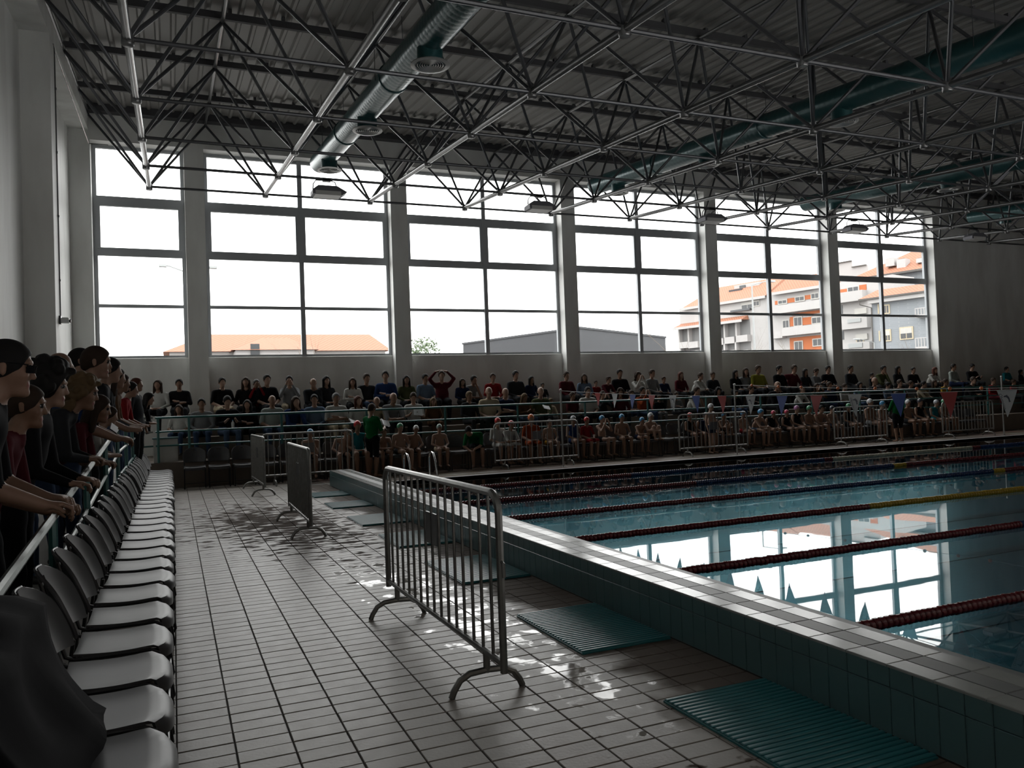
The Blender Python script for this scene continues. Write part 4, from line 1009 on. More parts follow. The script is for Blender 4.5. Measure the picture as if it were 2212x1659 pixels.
POSES = {
    'lap': (SEAT, {}), 'cross': (SEAT, dict(el=(.245, -.07, .26), wr=(-.02, -.20, .31), hn=(-.10, -.18, .33), wrL=(.02, -.23, .27), hnL=(.10, -.20, .28))),
    'lean': (SEAT, dict(LEANT, el=(.19, -.36, .19), wr=(.06, -.45, .20), hn=(.0, -.50, .20))),
    'chin': (SEAT, dict(LEANT, el=(.16, -.35, .17), wr=(.05, -.31, .50), hn=(.02, -.30, .56), elL=(-.2, -.33, .18), wrL=(-.04, -.38, .17), hnL=(.03, -.40, .17))),
    'up': (SEAT, dict(el=(.31, -.02, .66), wr=(.14, .03, .84), hn=(.05, .05, .86))),
    'photo': (SEAT, dict(el=(.21, -.22, .36), wr=(.07, -.27, .64), hn=(.04, -.26, .72))),
    'read': (SEAT, dict(el=(.23, -.10, .26), wr=(.12, -.32, .30), hn=(.09, -.37, .34), hyaw=0, hpit=.35)),
    'knees': (SEAT, dict(kn=(.10, -.30, .40), an=(.10, -.36, .035), to=(.11, -.50, .0), el=(.23, -.16, .30), wr=(.10, -.38, .28), hn=(.03, -.42, .27))),
    'side': (SEAT, dict(chs=(.05, .02, .40), nck=(.09, 0, .555), hd=(.11, -.03, .72), sh=(.185, .02, .50), el=(.28, -.08, .26), wr=(.14, -.27, .15), hn=(.08, -.33, .15))),
    'stand': (STAND, {}),
    'papers': (STAND, dict(el=(.235, -.06, 1.10), wr=(.15, -.28, 1.14), hn=(.10, -.34, 1.17), hpit=.35)),
    'folded': (STAND, dict(el=(.25, -.09, 1.10), wr=(-.02, -.21, 1.16), hn=(-.10, -.19, 1.18), wrL=(.02, -.24, 1.12), hnL=(.10, -.21, 1.13))),
    'rail': (STAND, dict(pel=(0, .10, .91), chs=(0, -.02, 1.21), nck=(0, -.09, 1.36), hd=(0, -.16, 1.515), sh=(.185, -.06, 1.30), hp=(.095, .10, .88), kn=(.10, .03, .47), el=(.27, -.10, 1.00), wr=(.20, -.29, .905), hn=(.17, -.38, .895), hpit=.15)),
    'hang': (STAND, dict(pel=(0, .12, .90), chs=(0, -.12, 1.16), nck=(0, -.24, 1.28), hd=(0, -.34, 1.415), sh=(.185, -.20, 1.23), hp=(.095, .12, .87), kn=(.10, .05, .47), el=(.27, -.24, .95), wr=(.11, -.36, .915), hn=(.05, -.43, .91), hpit=.25)),
    'bend': (SEAT, dict(pel=(0, .05, .10), chs=(-.10, -.18, .33), nck=(-.17, -.30, .42), hd=(-.22, -.42, .50), sh=(.10, -.24, .40), shL=(-.28, -.24, .38), el=(.10, -.44, .12), wr=(-.06, -.52, .05), hn=(-.10, -.58, .0), elL=(-.34, -.42, .12), wrL=(-.22, -.52, .02), hnL=(-.18, -.58, 0), hpit=.8)),
}
def joints(pose):
    base, ch = POSES[pose]; J = dict(base); J.update(ch)
    for k in ('sh', 'el', 'wr', 'hn', 'hp', 'kn', 'an', 'to'):
        if k + 'L' not in J: J[k + 'L'] = mir(J[k])
    return J
def body(pose, h, detail=False, girth=1.0, kid=False, hyaw=0.0):
    J = joints(pose); g = girth; P = []
    V = {k: np.array(v, float) for k, v in J.items() if isinstance(v, tuple)}
    up = V['chs'] - V['pel']; hd = V['hd']
    add = lambda a, b, ra, rb, slot, s=ONE, k=.03: P.append((tuple(a), tuple(b), ra, rb, s, k, slot))
    add(V['hp'], V['hpL'], .105 * g, .105 * g, HIPS, (1, .95, 1))
    add(V['pel'] + up * .1, V['pel'] + up * .62, .118 * g, .122 * g, TORSO, (1.22, .92, 1), .05)
    add(V['pel'] + up * .55, V['chs'] + up * .12, .122 * g, .112 * g, TORSO, (1.30, .92, 1), .05)
    c1 = V['chs'] + up * .20; add(c1 + (V['sh'] - c1) * .66, c1 + (V['shL'] - c1) * .66, .066 * g, .066 * g, TORSO, (1, 1, 1), .05)
    for q in ('sh', 'shL'): add(V['nck'] - np.array([0, 0, .03]), V[q] - (V[q] - V['nck']) * .15 + np.array([0, 0, .012]), .046, .046 * g, TORSO, ONE, .04)
    add(V['nck'] - (hd - V['nck']) * .2, hd - np.array([0, -.02, .05]), .056, .050, SKIN, ONE, .025)
    for sfx in ('', 'L'):
        sh, el, wr, hn = (V[q + sfx] for q in ('sh', 'el', 'wr', 'hn'))
        add(sh, sh + (el - sh) * .96, .056 * g, .046 * g, UARM, ONE, .03)
        add(el, wr, .042, .028, FARM, ONE, .015)
        d = (hn - wr); d = d / max(np.linalg.norm(d), 1e-6)
        if not detail: add(wr, wr + d * .13, .030, .022, SKIN, ONE, .012)
        else:
            lat = np.cross(d, [0, 0, 1.0]); lat = lat / max(np.linalg.norm(lat), 1e-6); dn = np.cross(lat, d); dn = dn if dn[2] < 0 else -dn
            for o in (-.022, -.0, .022): add(wr + lat * o * .5, wr + d * .075 + lat * o, .019, .015, SKIN, ONE, .012)
            for o, ln in ((-.034, .80), (-.0115, 1.0), (.0115, .96), (.034, .72)):
                b0 = wr + d * .078 + lat * o; b1 = b0 + (d * .9 + dn * .25) * .042 * ln; b2 = b1 + (d * .35 + dn * .9) * .030 * ln; b3 = b2 + (d * -.25 + dn * .9) * .022 * ln
                add(b0, b1, .0105, .0098, SKIN, ONE, .004); add(b1, b2, .0098, .009, SKIN, ONE, .004); add(b2, b3, .009, .008, SKIN, ONE, .004)
            s = 1 if sfx else -1
            t0 = wr + d * .02 + lat * s * .022; t1 = t0 + (d * .7 + lat * s * .55 + dn * .3) * .045; add(t0, t1, .0125, .0105, SKIN, ONE, .008); add(t1, t1 + (d * .75 + dn * .55) * .03, .0105, .0085, SKIN, ONE, .004)
        hp_, kn, an, to = (V[q + sfx] for q in ('hp', 'kn', 'an', 'to'))
        add(hp_, hp_ + (kn - hp_) * .42, .092 * g, .080 * g, HIPS, ONE, .04); add(hp_ + (kn - hp_) * .40, kn, .080 * g, .058, THIGH, ONE, .03)
        m = kn + (an - kn) * .3; add(kn, m, .055, .056, CALF, ONE, .02); add(m, an, .056, .036, CALF, ONE, .02)
        add(an + np.array([0, .02, -.03]), to, .040, .030, FOOT, (1, 1, .85), .02)
    # head
    R = rotm(hyaw, J.get('hpit', 0.0)); hc = lambda *p: hd + R @ np.array(p)
    add(hc(0, .016, .032), hc(0, .010, .034), .092, .092, SKIN, (.84, 1.04, 1.0) if abs(hyaw) < .5 else (.95, .95, 1.0), .02)
    add(hc(0, -.030, -.02), hc(0, -.050, -.080), .062, .040, SKIN, ONE, .03)
    add(hc(0, -.088, .016), hc(0, -.103, -.022), .008, .0125, SKIN, ONE, .012)
    for s in (-1, 1): add(hc(s * .080, .018, .014), hc(s * .080, .014, -.022), .016, .011, SKIN, ONE, .008)
    if detail:
        for s in (-1, 1):
            P.append((tuple(hc(s * .033, -.104, .022)), tuple(hc(s * .036, -.103, .022)), .013, .013, ONE, .014, -1))
            add(hc(s * .033, -.079, .020), hc(s * .034, -.079, .020), .0115, .0115, EYE, ONE, .003)
            add(hc(s * .018, -.086, .044), hc(s * .050, -.076, .042), .010, .009, SKIN, ONE, .010)
            add(hc(s * .045, -.062, -.022), hc(s * .040, -.058, -.040), .022, .018, SKIN, ONE, .02)
        add(hc(-.020, -.086, -.056), hc(.020, -.086, -.056), .0065, .0065, LIP, ONE, .006); add(hc(-.018, -.085, -.066), hc(.018, -.085, -.066), .007, .007, LIP, ONE, .006)
        add(hc(0, -.078, -.098), hc(0, -.074, -.095), .020, .020, SKIN, ONE, .015)
    if detail:                                      # collar and cuffs stand proud of the skin
        add(V['nck'] + np.array([0, .005, -.045]), V['nck'] + np.array([0, .0, -.03]), .066, .060, TORSO, ONE, .012)
    return sdf_mesh('person', P, h, 10)
def hair(kind, h):
    P = []
    def add(a, b, ra, rb, s=ONE, k=.02, c=0): P.append((a, b, ra, rb, s, k, c))
    sk = (.86, 1.06, 1.0)
    if kind in ('short', 'long', 'pony', 'curly', 'bald'):
        add((0, .016, .036), (0, .012, .040), .101, .101, sk)
    if kind == 'short':
        add((0, .07, -.03), (0, .07, .0), .045, .05)
    if kind == 'long':
        add((0, .05, .02), (0, .075, -.21), .088, .070, (1.05, .8, 1))
        for s in (-1, 1): add((s * .078, .01, .04), (s * .092, .0, -.20), .030, .026)
    if kind == 'pony':
        add((0, .10, .06), (0, .150, .03), .03, .032); add((0, .150, .03), (0, .150, -.15), .032, .014)
    if kind == 'curly':
        rnd = random.Random(4)
        for k in range(60):
            a, e = rnd.uniform(0, 6.28), rnd.uniform(-.9, 1.4); r = .112
            q = (r * math.cos(e) * math.cos(a) * .92, .02 + r * math.cos(e) * math.sin(a) * 1.05, .03 + r * math.sin(e))
            if q[1] < -.04 and q[2] < .07: continue
            add(q, q, .030, .030, ONE, .008)
        for k in range(14):
            a = rnd.uniform(.3, 2.84); q = (.10 * math.cos(a), .03 + .07 * math.sin(a), -.05 - rnd.uniform(0, .12)); add(q, q, .036, .036, ONE, .01)
    if kind == 'cap':
        add((0, .016, .036), (0, .012, .038), .100, .100, sk); P.append(((0, -.05, -.145), (0, .10, -.175), .125, .125, (1.5, 1, 1), .004, -1)); P.append(((0, -.16, -.05), (0, -.16, -.05), .125, .125, ONE, .006, -1))
    elif kind == 'bald':
        P.append(((0, -.02, .115), (0, .0, .115), .105, .105, (1, 1.1, 1), .01, -1)); P.append(((0, -.16, .0), (0, -.16, .03), .17, .17, ONE, .01, -1))
    else:
        P.append(((0, -.150, -.045), (0, -.150, -.03), .135, .128, (.80, 1, 1), .012, -1))
        if kind in ('short', 'pony'): P.append(((0, -.08, -.13), (0, .02, -.16), .09, .10, (1.5, 1, 1), .01, -1))
    return sdf_mesh('hair', P, h, 1)
HAIRC = {}
def hair_obj(par, kind, col, J, scale_head=1.0, h=.014, hyaw=0.0, name=None):
    if kind == 'none': return
    k = (kind, h)
    if k not in HAIRC: HAIRC[k] = hair(kind, h)
    o = link(name or ('swim_cap' if kind == 'cap' else 'hair'), HAIRC[k], par)
    o.matrix_basis = Matrix.Translation(J['hd']) @ Matrix.Rotation(hyaw, 4, 'Z') @ Matrix.Rotation(J.get('hpit', 0.0), 4, 'X')
    o.material_slots[0].link = 'OBJECT'; o.material_slots[0].material = col
    return o
PAL = dict(black='#17171a', navy='#1e2740', blue='#26395f', sky='#5f7085', white='#b4b4b0', grey='#76787a', dark='#2b2d30', red='#7c1e22', maroon='#4d1f26', green='#0c5029', olive='#4c5138',
           beige='#a89c86', brown='#57402f', yellow='#7d7a2e', gold='#a8832c', teal='#1f6f78', pink='#b06a78', orange='#8a4022', jeans='#3a4a63', lilac='#8a6d8e', camo='#8d9490', skin='#a87c62', denim='#4d5d75')
for n, hx in PAL.items(): PAL[n] = rgb(hx)
def cloth(n): return mat(n + '_cloth', PAL[n], .9, var=.12, scale=30, spec=.08)
M_skin = [mat('skin_tone', (.27, .155, .105), .55, var=.08, scale=20), mat('skin_tone_tan', (.22, .12, .075), .55, var=.08, scale=20), mat('skin_tone_light', (.31, .19, .135), .55, var=.08, scale=20)]
M_shoe = mat('dark_shoe', (.03, .03, .032), .6); M_eye = mat('dark_eye', (.02, .015, .012), .2); M_lip = mat('lip_tone', (.30, .13, .11), .5)
HCOL = dict(black=mat('black_hair', (.010, .009, .009), .7, spec=.2), brown=mat('brown_hair', (.030, .018, .012), .7, spec=.2), light=mat('light_brown_hair', (.11, .07, .035), .7, spec=.2), grey=mat('grey_hair', (.16, .16, .16), .7, spec=.2), auburn=mat('auburn_hair', (.07, .022, .014), .7, spec=.2))
CAPC = {n: mat(n + '_swim_cap', c, .3) for n, c in dict(blue=(.05, .25, .48), red=(.55, .03, .03), white=(.62, .63, .65), silver=(.42, .44, .48), green=(.08, .30, .16), pink=(.60, .07, .14), orange=(.62, .15, .04), dark=(.03, .035, .05), lilac=(.40, .18, .36), mint=(.30, .42, .38)).items()}
BODYC = {}
def set_slots(o, sk, top, uarm, farm, hips, thigh, calf, foot):
    for q, m in enumerate((sk, top, uarm, farm, hips, thigh, calf, foot, M_eye, M_lip)):
        o.material_slots[q].link = 'OBJECT'; o.material_slots[q].material = m
def person(loc, rz, pose, scale, label, group, outfit, hairk, hairm, h=.021, detail=False, girth=1.0, skin=0, hyaw=0.0, hy_h=.014):
    key = (pose, h, detail, round(girth, 2), round(hyaw, 2))
    if key not in BODYC: BODYC[key] = body(pose, h, detail, girth, hyaw=hyaw)
    o = tag(link('person', BODYC[key]), label, 'person', group); o.location = loc; o.rotation_euler = (0, 0, rz); o.scale = (scale, scale, scale)
    set_slots(o, *outfit); hair_obj(o, hairk, hairm, joints(pose), h=hy_h, hyaw=hyaw)
    return o
def outfit(top, bottom, sleeves='short', sk=None, shorts=False):
    t, b = cloth(top), cloth(bottom)
    return (sk, t, sk if sleeves == 'none' else t, t if sleeves == 'long' else sk, b, sk if shorts == 'trunks' else b, sk if shorts else b, sk if shorts else M_shoe)

def seated_row(rows, Y, zseat, where, group):
    lastx = -99; tog = 0; Y0 = Y
    for n, r in enumerate(rows):
        xx = onY(r[0], r[1], Y0)[0]
        tog = (1 - tog) if xx - lastx < .47 else 0
        lastx = xx; Y = Y0 + (.13 if tog else -.02)
        px, py, pose, hk, hc, top, sl, bot = r[:8]; girth = r[8] if len(r) > 8 else 1.0
        c = onY(px, py, Y); J = joints(pose); s = min(1.12, max(.62, (c[2] - zseat) / J['hd'][2])) if pose != 'bend' else 1.0
        sk = M_skin[(n * 7) % 3]; child = s < .82; yaw = ((n * 37) % 11 - 5) * .05
        hairword = {'short': 'short %s hair', 'long': 'long %s hair', 'pony': '%s ponytail', 'curly': 'curly %s hair', 'bald': 'balding head', 'none': 'bald head', 'cap': 'cap'}[hk]
        hairword = hairword % hc if '%s' in hairword else hairword
        lab = '%s with %s, %s top, %s, %s from left' % ('child' if child else 'person', hairword, {'sky': 'pale blue', 'gold': 'yellow', 'dark': 'charcoal', 'camo': 'patterned', 'yellow': 'yellow-green'}.get(top, top), where, ordinal(n + 1))
        lx = math.cos(yaw) * J['hd'][0] * s - math.sin(yaw) * J['hd'][1] * s; ly = math.sin(yaw) * J['hd'][0] * s + math.cos(yaw) * J['hd'][1] * s
        person((c[0] - lx, Y - ly, zseat), yaw, pose, s, lab, group, outfit(top, bot, sl, sk), hk, HCOL.get(hc), girth=girth, skin=0)
L_, S_, N_ = 'long', 'short', 'none'
ROW_A = [(386, 885, 'lap', 'long', 'brown', 'white', S_, 'jeans'), (435.5, 873, 'lap', 'short', 'black', 'grey', L_, 'jeans'), (491, 868, 'read', 'short', 'black', 'black', L_, 'denim', 1.1), (534, 875, 'cross', 'long', 'black', 'black', L_, 'dark'),
 (588, 866, 'lap', 'none', 'grey', 'camo', S_, 'jeans', 1.15), (639, 869, 'chin', 'long', 'brown', 'blue', L_, 'dark'), (679, 864, 'lap', 'short', 'black', 'sky', L_, 'dark', 1.1), (726, 861, 'cross', 'short', 'grey', 'white', S_, 'beige', 1.1),
 (774, 866, 'lap', 'long', 'auburn', 'white', L_, 'dark'), (814, 868, 'lean', 'bald', 'brown', 'beige', S_, 'olive'), (850, 857, 'lean', 'none', 'grey', 'grey', S_, 'dark', 1.12), (893, 859, 'read', 'short', 'brown', 'white', S_, 'black'),
 (936, 868, 'lap', 'long', 'light', 'brown', L_, 'brown'), (1014, 856, 'lap', 'pony', 'light', 'dark', L_, 'dark'), (1056, 846, 'lap', 'none', 'grey', 'beige', S_, 'dark', 1.1), (1092, 849, 'cross', 'none', 'brown', 'navy', S_, 'dark', 1.12),
 (1133, 859, 'read', 'long', 'light', 'brown', L_, 'denim'), (1168, 847, 'lap', 'bald', 'brown', 'olive', L_, 'dark'), (1190, 868, 'lean', 'short', 'light', 'beige', L_, 'grey'), (1237, 856, 'lap', 'short', 'brown', 'maroon', S_, 'dark'),
 (1270, 846, 'lap', 'short', 'black', 'white', S_, 'black', 1.1), (1302, 853, 'photo', 'short', 'brown', 'dark', L_, 'dark'), (1340, 849, 'lap', 'curly', 'brown', 'maroon', L_, 'dark'), (1364, 852, 'lean', 'short', 'brown', 'grey', S_, 'jeans'),
 (1388, 845, 'photo', 'short', 'black', 'orange', L_, 'jeans'), (1424, 860, 'lap', 'short', 'brown', 'black', L_, 'grey'), (1461, 854, 'cross', 'short', 'brown', 'grey', L_, 'dark'), (1506, 845, 'chin', 'short', 'brown', 'white', S_, 'dark'),
 (1552, 846, 'lap', 'curly', 'black', 'dark', L_, 'black'), (1590, 850, 'lap', 'long', 'black', 'black', L_, 'jeans'), (1623, 841, 'cross', 'short', 'brown', 'dark', L_, 'dark'), (1680, 833, 'chin', 'none', 'grey', 'black', L_, 'dark', 1.1),
 (1734, 843, 'lean', 'bald', 'brown', 'white', S_, 'dark'), (1765, 836, 'photo', 'long', 'brown', 'brown', L_, 'dark'), (1792, 833, 'lap', 'short', 'brown', 'navy', L_, 'navy', 1.1), (1825, 836, 'lap', 'short', 'brown', 'white', S_, 'dark'),
 (1858, 833, 'cross', 'long', 'black', 'sky', S_, 'jeans'), (1890, 824, 'lap', 'none', 'brown', 'dark', L_, 'dark', 1.1), (1918, 833, 'read', 'short', 'black', 'sky', S_, 'dark'), (1944, 828, 'lap', 'short', 'brown', 'brown', L_, 'dark'),
 (1968, 830, 'lap', 'short', 'brown', 'grey', S_, 'dark'), (1996, 831, 'lean', 'short', 'black', 'beige', S_, 'dark'), (2019, 828, 'lap', 'long', 'brown', 'dark', L_, 'dark'), (2043, 826, 'lap', 'pony', 'brown', 'gold', S_, 'dark'),
 (2103, 822, 'lean', 'short', 'brown', 'black', L_, 'dark'), (2146, 823, 'lap', 'short', 'brown', 'red', L_, 'maroon'), (2190, 826, 'lap', 'short', 'brown', 'red', S_, 'dark')]
ROW_B = [(340.5, 832, 'lap', 'long', 'brown', 'white', L_, 'dark'), (387, 830, 'cross', 'short', 'black', 'black', L_, 'dark', 1.12), (480, 827, 'lap', 'short', 'black', 'black', S_, 'beige', 1.1), (531, 826, 'lap', 'long', 'brown', 'black', L_, 'dark'),
 (554, 830, 'photo', 'short', 'grey', 'red', L_, 'dark'), (577, 821, 'lap', 'short', 'black', 'black', S_, 'dark', 1.1), (625, 823, 'photo', 'short', 'black', 'grey', L_, 'beige'), (677, 828, 'chin', 'bald', 'brown', 'dark', L_, 'dark'),
 (705, 823, 'lap', 'long', 'black', 'dark', L_, 'dark'), (761.6, 826, 'cross', 'long', 'brown', 'white', L_, 'dark'), (792, 818, 'lap', 'short', 'brown', 'dark', L_, 'jeans'), (832.5, 813, 'cross', 'short', 'black', 'blue', L_, 'dark', 1.1),
 (878, 821, 'lap', 'long', 'black', 'olive', L_, 'dark'), (918.6, 818, 'lap', 'short', 'black', 'sky', S_, 'dark', 1.1), (954, 812, 'up', 'short', 'brown', 'maroon', L_, 'dark'), (999, 826, 'lap', 'long', 'brown', 'navy', L_, 'dark'),
 (1024, 821, 'chin', 'short', 'black', 'grey', S_, 'dark'), (1064.6, 816, 'lap', 'short', 'brown', 'red', L_, 'dark'), (1114, 811, 'lap', 'short', 'black', 'dark', L_, 'dark', 1.15), (1148, 821, 'lap', 'long', 'black', 'navy', L_, 'dark'),
 (1172, 834, 'lap', 'short', 'black', 'dark', L_, 'dark'), (1224, 812, 'lap', 'short', 'brown', 'maroon', L_, 'dark', 1.15), (1262, 816, 'lap', 'long', 'brown', 'sky', L_, 'dark'), (1287, 828, 'lap', 'short', 'brown', 'red', S_, 'dark'),
 (1315, 821, 'lean', 'short', 'brown', 'maroon', L_, 'dark'), (1339, 807, 'lap', 'short', 'black', 'black', L_, 'dark', 1.1), (1378.6, 813, 'photo', 'curly', 'brown', 'white', L_, 'dark'), (1409, 807, 'lap', 'short', 'brown', 'grey', L_, 'dark'),
 (1434, 820, 'lap', 'short', 'brown', 'navy', L_, 'dark'), (1471, 811, 'lap', 'long', 'auburn', 'maroon', L_, 'dark'), (1514, 813, 'lean', 'short', 'brown', 'white', L_, 'dark'), (1540, 811, 'lap', 'short', 'brown', 'dark', L_, 'dark'),
 (1589, 807, 'lap', 'long', 'black', 'black', L_, 'dark'), (1611, 803, 'lap', 'long', 'brown', 'grey', L_, 'dark'), (1638, 798, 'lap', 'short', 'brown', 'yellow', S_, 'dark', 1.15), (1684, 798, 'lap', 'short', 'black', 'black', L_, 'dark', 1.1),
 (1716, 797, 'side', 'short', 'brown', 'maroon', L_, 'dark'), (1740, 804, 'lap', 'long', 'black', 'dark', L_, 'dark'), (1763, 803, 'read', 'short', 'brown', 'grey', L_, 'dark'), (1789, 798, 'lap', 'short', 'black', 'black', L_, 'dark', 1.1),
 (1838, 797, 'lap', 'short', 'black', 'dark', L_, 'dark', 1.1), (1884, 811, 'lap', 'short', 'black', 'dark', L_, 'dark'), (1909, 798, 'chin', 'short', 'black', 'olive', L_, 'dark'), (1940, 798, 'lap', 'long', 'black', 'dark', L_, 'dark'),
 (1973, 800, 'lap', 'short', 'black', 'black', L_, 'dark'), (2020, 800, 'lean', 'long', 'auburn', 'white', L_, 'dark'), (2060, 793, 'lap', 'short', 'black', 'camo', L_, 'navy', 1.1), (2100, 793, 'read', 'short', 'black', 'black', L_, 'dark', 1.1),
 (2175, 798, 'lap', 'short', 'black', 'teal', S_, 'dark', 1.2), (2206, 808, 'lap', 'curly', 'black', 'black', L_, 'dark')]
seated_row(ROW_A, 19.62, 1.03, 'front stand row', 'spectators in the front row of the stand')
seated_row(ROW_B, 20.60, 1.56, 'back stand row', 'spectators in the back row of the stand')

# young swimmers on the chairs and two coaches
KIDS = [(672, 937, 'chin', 'blue', 'boy', 'navy'), (739, 935, 'side', None, 'boy', 'black'), (772, 919, 'lap', 'red', 'girl', 'teal'), (825, 934, 'lean', None, 'boy', 'black'), (864, 924, 'lap', 'green', 'boy', 'dark'), (891, 928, 'side', 'white', 'boy', 'dark'),
 (949, 925, 'lap', 'mint', 'boy', 'beige'), (1075, 912, 'lap', 'red', 'towel', 'white'), (1097, 918, 'lean', 'red', 'towel', 'white'), (1147, 905, 'lap', 'orange', 'towel', 'orange'), (1187, 914, 'lap', None, 'boy', 'gold'), (1238, 907, 'lap', 'silver', 'girl', 'blue'),
 (1267, 909, 'lap', 'red', 'towel', 'red'), (1300, 906, 'photo', 'blue', 'boy', 'black'), (1343, 903, 'lap', 'blue', 'boy', 'dark'), (1382, 909, 'lean', 'blue', 'boy', 'navy'), (1405, 900, 'knees', 'white', 'boy', 'black'),
 (1490, 899, 'lap', 'red', 'girl', 'black'), (1518, 899, 'side', 'dark', 'girl', 'navy'), (1540, 897, 'lap', 'silver', 'boy', 'navy'), (1563, 898, 'knees', 'blue', 'boy', 'black'), (1605, 895, 'lap', 'blue', 'boy', 'red'), (1634, 892, 'lean', 'blue', 'boy', 'sky'),
 (1665, 894, 'side', 'pink', 'girl', 'black'), (1699, 892, 'lap', 'pink', 'girl', 'black'), (1721, 884, 'lap', 'lilac', 'girl', 'black'), (1748, 884, 'lap', 'green', 'boy', 'sky'), (1769, 884, 'lean', None, 'boy', 'black'), (1797, 884, 'lap', 'dark', 'boy', 'navy'),
 (1833, 879, 'lap', 'green', 'girl', 'black'), (1879, 869, 'lap', 'white', 'boy', 'grey'), (1906, 874, 'lap', 'blue', 'boy', 'maroon'), (1961, 871, 'lap', 'white', 'boy', 'dark'), (1987, 869, 'lap', 'dark', 'girl', 'black'), (2018, 871, 'side', 'silver', 'girl', 'teal'), (2039, 869, 'lap', 'green', 'boy', 'black')]
for n, (px, py, pose, cap, kind, col) in enumerate(KIDS):
    Y = 18.08 + (.05 if n % 2 else -.05); c = onY(px, py, Y); J = joints(pose); s = min(.95, max(.60, (c[2] - .455) / J['hd'][2])); sk = M_skin[(n * 5) % 3]
    cx = min(FX, key=lambda q: abs(q - c[0])); x = c[0]
    cl = cloth(col)
    if kind == 'boy': of = (sk, sk, sk, sk, cl, sk, sk, sk)
    elif kind == 'girl': of = (sk, cl, sk, sk, cl, sk, sk, sk)
    else: of = (sk, cl, cl, sk, cl, cl, sk, sk)
    w = {'boy': 'bare-chested boy in %s trunks' % col, 'girl': 'girl in %s swimsuit' % col, 'towel': 'child wrapped in %s towel' % col}[kind]
    person((x, Y - J['hd'][1] * s * .3, .455), ((n * 29) % 9 - 4) * .05, pose, s, '%s, %s, swimmer sitting %s from left on the far chairs' % (w, (cap + ' cap') if cap else 'dark hair', ordinal(n + 1)), 'young swimmers on the chairs', of,
           'cap' if cap else 'short', CAPC[cap] if cap else HCOL['black'], h=.019, girth=.86)
c = onZ(1473, 975); sk = M_skin[2]
person((c[0], 17.55, 0), .25, 'stand', (onY(1467, 883, 17.55)[2]) / 1.60, 'boy in white cap and dark trunks standing among the seated swimmers', 'young swimmers on the chairs', (sk, sk, sk, sk, cloth('navy'), sk, sk, sk), 'cap', CAPC['white'], h=.019, girth=.86)
gs = outfit('green', 'black', 'short', M_skin[1], 'shorts')
co1 = person((onY(806, 1000, 17.62)[0], 17.62, 0), 2.2, 'papers', onY(805, 884, 17.62)[2] / 1.60, 'coach in green shirt and black shorts reading papers by the pool wall', None, gs, 'short', HCOL['brown'], h=.016, skin=1)
co2 = person((19.42, 16.95, 0), 2.9, 'folded', 1.0, 'coach in green shirt seen from behind at the right', None, gs, 'pony', HCOL['black'], h=.016, girth=1.15)
co2.scale = [onY(1930, 854, 17.0)[2] / 1.60] * 3
MB().box(-.16, .16, .118, .128, 1.325, 1.372).build('back_print', mat('pale_shirt_print', (.5, .55, .5), .7), co2)
co3 = person((onY(1030, 930, 18.1)[0], 18.1, .455), -.35, 'bend', .92, 'helper in green shirt bending forward on a chair among the swimmers', None, outfit('green', 'dark', 'short', M_skin[0], 'shorts'), 'short', HCOL['black'], h=.018)
# papers
M_paper = mat('white_paper', (.72, .73, .74), .6)
def sheet_paper(loc, rot, label, size=(.21, .297), n=2):
    t = thing('paper_sheets', label, 'paper', loc); t.rotation_euler = rot
    for k in range(n):
        P = [[(u * size[0], v * size[1], .01 * math.sin(3 * u) + .006 * k + (.05 * k * u * u)) for v in (-.5, 0, .5)] for u in np.linspace(-.5, .5, 6)]
        MB().sheet(P, .0012).build('sheet', M_paper, t, True)
p = onY(831, 914, 17.45); sheet_paper(tuple(p), (.9, .35, .5), 'open white papers held by the coach in green', (.21, .17), 3)
p = onY(764, 912, 19.2); sheet_paper(tuple(p), (.4, .5, .2), 'white paper held by the woman behind the red-capped girl')
p = onY(903, 890, 19.2); sheet_paper(tuple(p), (1.0, .2, .1), 'white programme held by the woman in white in the front row', (.22, .2))
p = onY(1180, 880, 19.2); sheet_paper(tuple(p), (.7, .3, .2), 'pale leaflet held in the front row by the light-haired spectator', (.2, .15))
p = onY(503, 918, 19.2); bt = thing('water_bottle', 'clear water bottle held by the man in the black jacket', 'bottle', tuple(p))
MB().lathe([(0, -.09), (.03, -.09), (.032, .05), (.012, .085), (.012, .1), (0, .1)], 12).build('bottle_body', M_lamp, bt, True); MB().lathe([(.014, .098), (.014, .115), (0, .116)], 10).build('cap', CAPC['blue'], bt, True)

